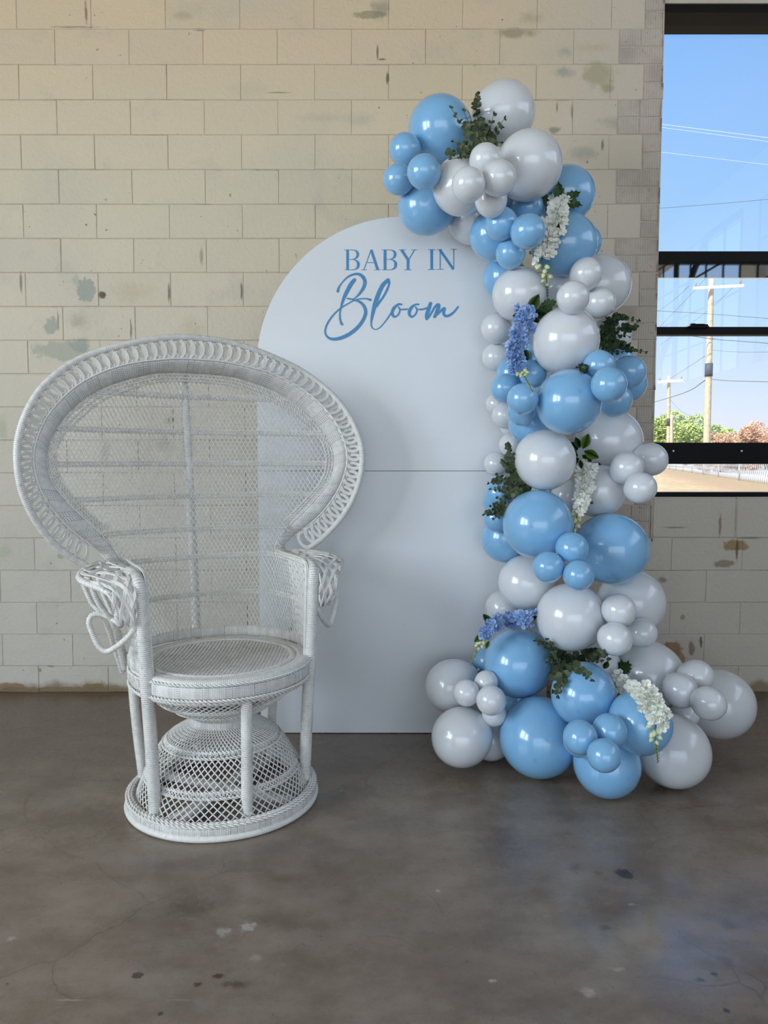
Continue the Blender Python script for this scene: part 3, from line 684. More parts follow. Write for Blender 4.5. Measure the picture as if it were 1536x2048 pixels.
def script_m(mb):
    ribbon(mb, [(1170, 672, 34), (1148, 740, 42), (1130, 800, 38), (1130, 836, 30)], 24)
    ribbon(mb, [(1130, 836, 26), (1165, 798, 20), (1208, 722, 22), (1245, 684, 28), (1258, 700, 34), (1236, 765, 38), (1212, 814, 28)], 44)
    ribbon(mb, [(1212, 814, 22), (1250, 780, 20), (1300, 732, 26), (1322, 724, 24), (1308, 772, 28), (1325, 803, 27), (1370, 798, 26), (1420, 760, 22), (1462, 708, 18)], 50)
letter(script_B); letter(script_l); letter(script_o(0, [(925, 732, 16)])); letter(script_o(180, [(1095, 732, 18), (1140, 716, 16)])); letter(script_m)

# ================================================================ the white peacock chair
CA = math.radians(29)
chair = empty('peacock_chair', (-.55, 2.465, 0), CA)
tag(chair, 'white wicker peacock chair with huge fan back and hourglass base', 'chair')
# local axes: x to the sitter-viewed right, y towards the back (= -w), z up
def V(u, w, z): return Vector((u, -w, z))
outer_c = [(0, -.205, 1.578), (.105, -.205, 1.572), (.231, -.203, 1.543), (.381, -.200, 1.487), (.488, -.172, 1.407), (.551, -.140, 1.321), (.587, -.118, 1.226), (.595, -.113, 1.140), (.581, -.128, 1.044), (.540, -.152, .947), (.474, -.190, .859), (.388, -.212, .792)]
mid_c = [(0, -.200, 1.503), (.108, -.199, 1.498), (.265, -.190, 1.466), (.396, -.176, 1.402), (.488, -.155, 1.311), (.536, -.148, 1.217), (.546, -.153, 1.131), (.519, -.175, 1.034), (.454, -.205, .937), (.373, -.248, .862), (.333, -.258, .821), (.324, -.215, .802), (.322, -.10, .800), (.316, .01, .800), (.308, .085, .796)]
in_c = [(0, -.258, 1.462), (.075, -.256, 1.460), (.170, -.250, 1.448), (.332, -.232, 1.388), (.437, -.209, 1.304), (.494, -.190, 1.217), (.508, -.180, 1.150), (.490, -.187, 1.073), (.424, -.208, .987), (.350, -.232, .911), (.300, -.250, .850), (.282, -.238, .812), (.279, -.19, .800), (.276, -.10, .797), (.270, .01, .797), (.264, .085, .795)]
def both(c):                                        # the right half and its mirror, from left end over the top to the right end
    return [V(-u, w, z) for u, w, z in reversed(c[1:])] + [V(u, w, z) for u, w, z in c]
def ridged(r, pitch, amp, seg):                     # radius of a wound pole: a ripple for each turn
    return lambda i, s: r * (1 + (amp if (i % 2) else -amp))
def wound(mb, ctrl, r, sides=8, pitch=.0062, amp=.07, taper=None, closed=False):
    L_ = path_len(smooth_path(ctrl, 200, closed)); n = max(8, int(L_ / pitch * 2)); p_ = smooth_path(ctrl, n, closed)
    def rad(i, s): return r * (1 + (amp if i % 2 else -amp) * 1.5) * (1 if taper is None else 1 + (taper - 1) * i / n)
    mb.tube(p_, rad, sides, closed)
mb = MB(); wound(mb, both(outer_c), .0115, 8, .0075, .055); mb.build('outer_rim', M['wrap'], chair)
def strip(mb, A, B, th, n):                         # a wrapped flat band between two edge lines
    a = smooth_path(A, n); b = smooth_path(B, n); vs_ = []; fs_ = []; uvs_ = []; s = 0.0; prev = None
    for i in range(n):
        p_, q = Vector(a[i]), Vector(b[i]); t = Vector(a[min(i + 1, n - 1)]) + Vector(b[min(i + 1, n - 1)]) - Vector(a[max(i - 1, 0)]) - Vector(b[max(i - 1, 0)])
        nn = t.cross(q - p_).normalized() * th * (1.08 if i % 2 else .86)
        m_ = (p_ + q) / 2
        if prev is not None: s += (m_ - prev).length
        prev = m_
        ring = [(p_, 0), (p_.lerp(q, .06) + nn * .8, .06), (p_.lerp(q, .35) + nn * 1.1, .35), (p_.lerp(q, .65) + nn * 1.1, .65), (p_.lerp(q, .94) + nn * .8, .94), (q, 1), (p_.lerp(q, .94) - nn * .8, .94), (p_.lerp(q, .06) - nn * .8, .06)]
        vs_ += [r_[0] for r_ in ring]
        if i:
            for k in range(8):
                k2 = (k + 1) % 8; o = (i - 1) * 8; fs_.append((o + k, o + k2, o + 8 + k2, o + 8 + k))
                uvs_.append([(s0, ring[k][1]), (s0, ring[k2][1]), (s, ring[k2][1]), (s, ring[k][1])])
        s0 = s
    fs_ += [tuple(range(8)), tuple((n - 1) * 8 + k for k in range(7, -1, -1))]; uvs_ += [[(0, 0)] * 8] * 2
    mb.add(vs_, fs_, uvs_)
mb = MB(); strip(mb, both(in_c), both(mid_c), .009, 1150); mb.build('fan_band', M['band'], chair)
def cord(mb, path, r, twist=.011, off=.0026, strands=2, up=None):     # twisted strands
    p_ = smooth_path(path, max(12, int(path_len(path) / (twist / 3)))) if True else path
    n = len(p_); fr = []
    nrm = None
    for i in range(n):
        t = Vector(p_[min(i + 1, n - 1)] - p_[max(i - 1, 0)]).normalized()
        nrm = t.orthogonal().normalized() if nrm is None else (nrm - t * nrm.dot(t)).normalized()
        fr.append((Vector(p_[i]), nrm.copy(), t.cross(nrm)))
    for s_ in range(strands):
        mb.tube([c + a * (math.cos(i * 2.1 / 2 + s_ * 2 * math.pi / strands) * off) + b * (math.sin(i * 2.1 / 2 + s_ * 2 * math.pi / strands) * off) for i, (c, a, b) in enumerate(fr)], r, 4, caps=False)
def shift(c, f, k0, k1):                            # a line a fraction of the way from one edge line to another
    n = 60; a = smooth_path([V(*q) for q in c[0]], n); b = smooth_path([V(*q) for q in c[1]], n)
    q = a * (1 - f) + b * f; return [Vector(x) for x in q]
def mirror(path): return [Vector((-p_.x, p_.y, p_.z)) for p_ in reversed(path[1:])] + list(path)
# piping along both edges of the band, and the braid just inside
mb = MB()
for c in (mid_c, in_c): mb.tube(smooth_path([p_ + Vector((0, -.006, 0)) for p_ in both(c)], 260), .0034, 5)
mb.build('band_piping', M['wick'], chair)
mb = MB()
for k in range(3):
    c = [(u * (1 - .022 * (k + .6)), w - .004 * k, z - (.011 * (k + .7) if z > 1.3 else 0) + (.004 * k if z < 1.0 else 0)) for u, w, z in in_c[:10]]
    cord(mb, both(c), .0026, .013, .003)
mb.build('inner_braid', M['wick'], chair, kind='stuff')
# the chain of rings between band and rim, each a part
gap_in = shift((mid_c[:10], outer_c), .05, 0, 1); gap_out = shift((mid_c[:10], outer_c), .95, 0, 1)
gi, go = mirror(gap_in), mirror(gap_out); ctr = [(a + b) / 2 for a, b in zip(gi, go)]
Lr = path_len(ctr); nr = int(Lr / .0325)
gi = smooth_path(gi, nr); go = smooth_path(go, nr)
rmb = MB()
for k in (-1, 0, 1):
    pts = [Vector(((.5 + k * .075) * math.cos(a), (.5 + k * .06) * math.sin(a), .02 * k)) for a in np.linspace(0, 2 * math.pi, 20, endpoint=False)]
    rmb.tube(pts, .046, 4, closed=True, up=Vector((0, 0, 1)))
ring_me = rmb.mesh('ring', M['wick'])
for i in range(1, nr - 1):
    c = Vector((gi[i] + go[i]) / 2); h = Vector(go[i] - gi[i]); t = Vector(gi[i + 1] + go[i + 1] - gi[i - 1] - go[i - 1]); t = (t - h * (t.dot(h) / h.dot(h))).normalized()
    nn = t.cross(h).normalized(); w_ = .054; hh = h.length * 1.02
    o = bpy.data.objects.new('ring', ring_me); link(o, chair)
    tw = .16; X = (t * math.cos(tw) + nn * math.sin(tw)) * w_; Yv = h.normalized() * hh; Z = X.cross(Yv).normalized() * .05
    o.matrix_local = Matrix(((X.x, Yv.x, Z.x, c.x), (X.y, Yv.y, Z.y, c.y), (X.z, Yv.z, Z.z, c.z), (0, 0, 0, 1)))
# slanted leaf-like wraps along the foot of the rings
mb = MB()
for i in range(1, nr * 2 - 2):
    f = i / 2; a = Vector(gi[int(f)]).lerp(Vector(gi[min(int(f) + 1, nr - 1)]), f % 1); h = Vector(go[int(f)] - gi[int(f)]).normalized(); t = Vector(gi[min(int(f) + 1, nr - 1)] - gi[int(f)]).normalized()
    mb.tube([a - t * .010 - h * .004, a + h * .006 + Vector((0, -.003, 0)), a + t * .012 + h * .010], lambda i_, s: (.0015, .0034, .0015)[i_], 4)
mb.build('ring_edging', M['wick'], chair, kind='stuff')

# the woven back: one surface, wrapped round the seat below and opening to the fan above
ZL, ZN = .492, .80
low = [(0, -.297), (.13, -.270), (.225, -.192), (.282, -.088), (.297, .0), (.274, .115)]
nek = [(0, -.306), (.15, -.288), (.245, -.258), (.283, -.218), (.284, -.09), (.270, .085)]
lowp = smooth_path(low, 60); nekp = smooth_path(nek, 60); AL, AN = path_len(lowp), path_len(nekp)
def wc(z): return float(np.interp(z, [.5, .8, 1.0, 1.15, 1.3, 1.40, 1.465], [-.297, -.306, -.318, -.322, -.306, -.284, -.264]))
def surf(a, z, out=0.0):
    s_ = -1 if a < 0 else 1; a = abs(a)
    if z <= ZN:
        f = (z - ZL) / (ZN - ZL); A_ = AL + (AN - AL) * f; k = min(1, a / A_) * 59; i = min(58, int(k)); g = k - i
        q = (lowp[i] * (1 - g) + lowp[i + 1] * g) * (1 - f) + (nekp[i] * (1 - g) + nekp[i + 1] * g) * f
        return V(s_ * q[0], q[1] - out, z)
    g = min(1, (z - ZN) / .12); k = float(np.interp(z, [.8, .9, 1.0, 1.15, 1.3, 1.46], [.66, .66, .60, .55, .51, .5]))
    wpar = wc(z) + k * a * a
    kk = min(1, a / AN) * 59; i = min(58, int(kk)); gg = kk - i; q = nekp[i] * (1 - gg) + nekp[i + 1] * gg
    if a > .26: q = np.array((a, q[1]))
    return V(s_ * (q[0] * (1 - g) + a * g), (q[1] * (1 - g) + wpar * g) - out, z)
edge_z = [c[2] for c in in_c[2:11]][::-1]; edge_u = [c[0] for c in in_c[2:11]][::-1]
def half_width(z):
    if z <= ZN: return AL + (AN - AL) * (z - ZL) / (ZN - ZL)
    if z <= .812: return .286
    if z > 1.448: return float(np.interp(z, [1.448, 1.460, 1.463], [.170, .075, 0.0]))
    return float(np.interp(z, edge_z, edge_u))
mb = MB(); DZ = .0085; sl_ = .55; sp_ = .0158
for sgn in (1, -1):
    for c in np.arange(-1.3, 1.3, sp_):
        run = []
        for z in np.arange(ZL, 1.462, DZ):
            a = c + sgn * sl_ * (z - .95) * (1.0 if z > ZN else 1.0)
            if abs(a) <= half_width(z) + .006: run.append(surf(a, z, .0012 * sgn))
            else:
                if len(run) > 1: mb.tube(run, .0021, 4, caps=False)
                run = []
        if len(run) > 1: mb.tube(run, .0021, 4, caps=False)
mb.build('woven_back', M['wick'], chair, kind='stuff')
for z in (1.373, 1.247, 1.131, 1.012, .891, .787, .648):       # twined rows across the back
    mb = MB(); hw = half_width(z) if z > ZN else half_width(z) * .985
    if .78 < z < .80: hw = AN * .98
    aa = np.arange(-hw, hw, .011)
    cord(mb, [surf(a, z, -.003) for a in np.linspace(-hw, hw, 40)], .0023, .012, .0028)
    cord(mb, [surf(a, z + .012, -.003) for a in np.linspace(-hw, hw, 40)], .0017, .012, .002)
    for a in aa:
        mb.tube([surf(a, z, -.004), surf(a + .0055, z + .013, -.005)], .0021, 4); mb.tube([surf(a + .0055, z + .013, -.004), surf(a + .011, z, -.005)], .0021, 4)
    mb.build('woven_row', M['wick'], chair)
# upright strands of the two side wings
mb = MB()
for s_ in (-1, 1):
    for k in range(13):
        f0 = .70 + .29 * k / 12
        mb.tube([surf(s_ * half_width(z) * (f0 + .03 * math.sin(k * 2.1) * (z - .5)), z, -.003) for z in np.linspace(ZL, .79, 8)], .0027, 4, caps=False)
mb.build('wing_strands', M['wick'], chair, kind='stuff')
# low wrapped band where the back meets the seat, and the corded edges of the arm posts
mb = MB(); n = 420; A_ = [surf(a, ZL, 0) + Vector((0, 0, -.004)) for a in np.linspace(-AL * .96, AL * .96, 60)]; B_ = [surf(a, ZL + .034, 0) for a in np.linspace(-AL * .96, AL * .96, 60)]
strip(mb, A_, B_, .006, n); mb.build('seat_back_band', M['band'], chair)
# arm posts / front legs, centre leg, back legs
def leg(name, ctrl, r, taper=1.0): mb = MB(); wound(mb, [V(*c) for c in ctrl], r, 12, .0064, .035, taper); return mb.build(name, M['wrap'], chair)
for s_ in (-1, 1):
    leg('arm_post', [(s_ * .252, .112, .036), (s_ * .262, .118, .30), (s_ * .272, .122, .48), (s_ * .280, .122, .66), (s_ * .285, .120, .755), (s_ * .288, .102, .785), (s_ * .290, .06, .793), (s_ * .294, .0, .794)], .0200)
    leg('back_leg', [(s_ * .232, -.172, .036), (s_ * .250, -.185, .25), (s_ * .262, -.190, .47)], .0165)
    mb = MB()
    for du, dw in ((-.0175, .006), (-.0215, .0015), (-.023, -.004)):
        mb.tube(smooth_path([V(s_ * (.272 + du), .122 + dw, .43), V(s_ * (.275 + du), .122 + dw, .55), V(s_ * (.280 + du), .122 + dw, .68), V(s_ * (.284 + du), .118 + dw, .765), V(s_ * (.286 + du), .100 + dw, .800), V(s_ * (.288 + du), .05, .812), V(s_ * (.290 + du), -.08, .812), V(s_ * (.288 + du), -.18, .815)], 60), .0026, 5)
    mb.build('post_cord', M['wick'], chair)
leg('front_leg', [(-.004, .262, .036), (-.004, .272, .42)], .0180)
mb = MB(); wound(mb, [V(0, -.318, .045), V(0, -.318, .48), V(-.01, wc(1.0) - .020, 1.0), V(-.04, wc(1.45) - .022, 1.472)], .0165, 10, .0064, .035); mb.build('back_pole', M['wrap'], chair)

# seat
RS = .285
seat = empty('seat', (0, 0, 0)); seat.parent = chair
def disc_strips(mb, ang, pitch, w, th, z, r):
    ca, sa = math.cos(ang), math.sin(ang)
    for c in np.arange(-r + pitch / 2, r, pitch):
        hl = math.sqrt(max(0, r * r - c * c))
        if hl < .02: continue
        n = 8; vs_ = []
        for i in range(n + 1):
            s = -hl + 2 * hl * i / n
            for d in (-w / 2, w / 2): vs_.append((ca * s - sa * (c + d), sa * s + ca * (c + d), z + th - .010 * (1 - (s * s + c * c) / (r * r))))
        mb.add(vs_, [(2 * i, 2 * i + 2, 2 * i + 3, 2 * i + 1) for i in range(n)])
ZS = .486
mb = MB(); disc_strips(mb, .0, .0125, .0092, 0, ZS, .236); disc_strips(mb, math.radians(62), .0125, .0085, .0012, ZS, .236); disc_strips(mb, math.radians(-62), .0135, .0040, .002, ZS, .236)
mb.build('woven_seat', M['wick'], seat, kind='stuff')
mb = MB(); mb.lathe([(0.0, ZS - .030), (.20, ZS - .028), (.25, ZS - .024), (.27, ZS - .03)], 48); mb.build('seat_weave_shade', plain('dark_weave_shade', (.10, .09, .085), .9, .1), seat)  # added dark disc standing in for the shade seen through the weave
mb = MB()
mb.lathe([(.226, ZS - .008), (.230, ZS + .004), (.238, ZS + .006), (.246, ZS + .003), (.248, ZS - .002), (.256, ZS + .004), (.264, ZS + .005), (.272, ZS + .002), (.280, ZS + .004), (.290, ZS + .001), (.296, ZS - .006), (.294, ZS - .014)], 96); mb.build('seat_edging', M['wrap'], seat)
def ridged_band(name, r, z0, z1, par, mat=M['band'] if False else None):
    mb = MB(); n = int(2 * math.pi * r / .0031); n -= n % 2; vs_ = []; fs_ = []; uvs_ = []
    for i in range(n):
        a = 2 * math.pi * i / n; rr = r + (.0012 if i % 2 else -.0008)
        for k, (dz, dr) in enumerate(((0, -.010), (0, -.002), (.2, .001), (.8, .001), (1, -.002), (1, -.010))):
            vs_.append(((rr + dr) * math.cos(a), (rr + dr) * math.sin(a), z0 + (z1 - z0) * dz))
    for i in range(n):
        j = (i + 1) % n; u0 = r * 2 * math.pi * i / n; u1 = u0 + r * 2 * math.pi / n
        for k in range(5):
            fs_.append((i * 6 + k, j * 6 + k, j * 6 + k + 1, i * 6 + k + 1)); v0, v1 = (0, 0, .2, .8, 1, 1)[k], (0, 0, .2, .8, 1, 1)[k + 1]
            uvs_.append([(u0, v0), (u1, v0), (u1, v1), (u0, v1)])
    mb.add(vs_, fs_, uvs_); return mb.build(name, M['band'], par)
ridged_band('seat_rim', .296, ZS - .056, ZS - .012, seat)
def circ(r, z, n=64, c=(0, 0), wob=0): return [Vector((c[0] + r * math.cos(a), c[1] + r * math.sin(a), z)) for a in np.linspace(0, 2 * math.pi, n + 1)]
mb = MB()
for r_, z_ in ((.299, ZS - .010), (.299, ZS - .058)): cord(mb, circ(r_, z_), .0030, .014, .0030)
for r_, z_ in ((.292, ZS - .066), (.284, ZS - .072)): cord(mb, circ(r_, z_), .0034, .016, .0036)
mb.build('seat_braid', M['wick'], seat)

# hourglass basket under the seat
def basket(name, prof, n, twist, r=.0021, dirs=(1, -1)):
    p_ = smooth_path(prof, 16); mb = MB(); cum = np.r_[0, np.cumsum(np.linalg.norm(np.diff(p_, axis=0), axis=1))]; cum /= cum[-1]
    for d in dirs:
        for k in range(n):
            a0 = 2 * math.pi * k / n + (math.pi / n if d < 0 else 0)
            mb.tube([Vector(((q[0] + .0012 * d) * math.cos(a0 + d * twist * c), (q[0] + .0012 * d) * math.sin(a0 + d * twist * c), q[1])) for q, c in zip(p_, cum)], r, 4, caps=False)
    return mb.build(name, M['wick'], chair, kind='stuff')
basket('upper_basket', [(.094, .288), (.125, .306), (.175, .336), (.225, .372), (.268, .416)], 66, .85)
basket('shoulder_basket', [(.094, .272), (.13, .256), (.165, .238), (.188, .218)], 84, .35)
basket('lower_basket', [(.188, .218), (.212, .190), (.236, .150), (.256, .110), (.272, .074), (.284, .042)], 66, .80, .0023)
def hoop(rz, name='basket_hoop'):
    mb = MB()
    for r_, z_ in rz: cord(mb, circ(r_, z_), .0028, .013, .0030)
    n = int(2 * math.pi * rz[0][0] / .011)
    if len(rz) > 1:
        for k in range(n):
            a, b, c = (2 * math.pi * (k + f) / n for f in (0, .5, 1)); (r0, z0), (r1, z1) = rz[0], rz[-1]
            mb.tube([Vector((r0 * math.cos(a), r0 * math.sin(a), z0)), Vector((r1 * 1.004 * math.cos(b), r1 * 1.004 * math.sin(b), z1)), Vector((r0 * math.cos(c), r0 * math.sin(c), z0))], .0021, 4, caps=False)
    mb.build(name, M['wick'], chair)
hoop([(.182, .224), (.197, .210)]); hoop([(.250, .124), (.258, .108)]); hoop([(.205, .356), (.214, .364)]); hoop([(.160, .326)]); hoop([(.286, .040), (.296, .046)])
mb = MB(); n = 190
ridged_band('waist_band', .101, .264, .292, chair)
ridged_band('base_band', .314, .016, .044, chair)
mb = MB(); mb.tube(circ(.313, .0105, 96)[:-1], .0105, 8, closed=True); mb.build('base_hoop', M['wick'], chair)
mb = MB()
for r_, z_ in ((.313, .046), (.305, .050), (.297, .050)): cord(mb, circ(r_, z_, 80), .0036, .018, .0036)
mb.build('base_braid', M['wick'], chair)
mb = MB()
for a in (.6, 2.2, 3.9, 5.4): mb.tube([Vector((.30 * math.cos(a), .30 * math.sin(a), .03)), Vector((.30 * math.cos(a + math.pi), .30 * math.sin(a + math.pi), .03))], .014, 6)
mb.build('base_cross_bars', M['wrap'], chair)

# scrolled arms
for s_ in (-1, 1):
    arm = empty('arm_scroll'); arm.parent = chair
    def A(u, w, z): return V(s_ * u, w, z)
    mb = MB(); wound(mb, [A(.352, -.205, .802), A(.385, -.14, .803), A(.425, -.06, .797), A(.440, .005, .788), A(.425, .05, .778), A(.385, .095, .762), A(.365, .122, .745), A(.352, .128, .715), A(.350, .120, .68), A(.338, .105, .655)], .0105, 8, .011, .06); mb.build('arm_bar', M['wrap'], arm)
    for p0, p1, p2, p3 in (((.436, .01, .785), (.408, .015, .71), (.372, .01, .655), (.300, -.13, .44)), ((.408, -.07, .795), (.388, -.05, .72), (.352, -.03, .64), (.292, -.15, .44)), ((.415, .06, .772), (.392, .055, .71), (.350, .035, .64), (.300, -.10, .46)), ((.375, -.13, .80), (.36, -.10, .72), (.325, -.07, .62), (.280, -.16, .46))):
        mb = MB(); wound(mb, [A(*p0), A(*p1), A(*p2), A(*p3)], .0078, 7, .011, .06); mb.build('strut', M['wrap'], arm)
    mb = MB(); wound(mb, [A(.292, .125, .665), A(.312, .115, .625), A(.342, .085, .588), A(.372, .055, .564), A(.394, .04, .578), A(.411, .03, .620), A(.419, .025, .655), A(.405, .025, .676), A(.372, .035, .672), A(.345, .06, .655), A(.335, .085, .648)], .0092, 8, .011, .06); mb.build('arm_loop', M['wrap'], arm)
    # woven knot panel over the roll of the arm
    I_ = smooth_path([A(.318, -.17, .806), A(.312, -.06, .803), A(.308, .05, .800), A(.304, .108, .785), A(.302, .138, .750), A(.300, .142, .700), A(.300, .136, .650)], 40)
    O_ = smooth_path([A(.362, -.175, .808), A(.418, -.06, .803), A(.430, .015, .796), A(.402, .085, .778), A(.372, .130, .748), A(.362, .135, .700), A(.342, .122, .650)], 40)
    def patch(a, b):
        k = max(0, min(38.999, a * 39)); i = int(k); g = k - i
        p_ = Vector(I_[i] * (1 - g) + I_[i + 1] * g); q = Vector(O_[i] * (1 - g) + O_[i + 1] * g)
        t = Vector(I_[i + 1] - I_[i]); nn = t.cross(q - p_).normalized() * s_
        if nn.z < -.2 and nn.y > 0: nn = -nn
        return p_.lerp(q, b), nn * (1 if nn.dot(Vector((s_ * .4, -.6, .7))) > 0 else -1)
    mb = MB()
    for d in (1, -1):
        for c in np.arange(-.55, 1.6, .165):
            for e in (-2, -1, 0, 1, 2):
                run = []
                for b in np.linspace(-.04, 1.04, 12):
                    a = c + d * b * .40 + e * .0115 + (0 if d > 0 else .08)
                    if 0 <= a <= 1:
                        p_, nn = patch(a, b); run.append(p_ + nn * (.004 + .003 * d * math.cos(b * math.pi * 3 + c * 9)))
                if len(run) > 2: mb.tube(run, .0023, 5)
    mb.build('knot_panel', M['wick'], arm, kind='stuff')
    mb = MB(); mb.box(tuple(min(a, b) for a, b in zip(A(.255, -.15, .452), A(.292, .10, .470))), tuple(max(a, b) for a, b in zip(A(.255, -.15, .452), A(.292, .10, .470)))); mb.build('side_tie', M['wick'], arm, False)

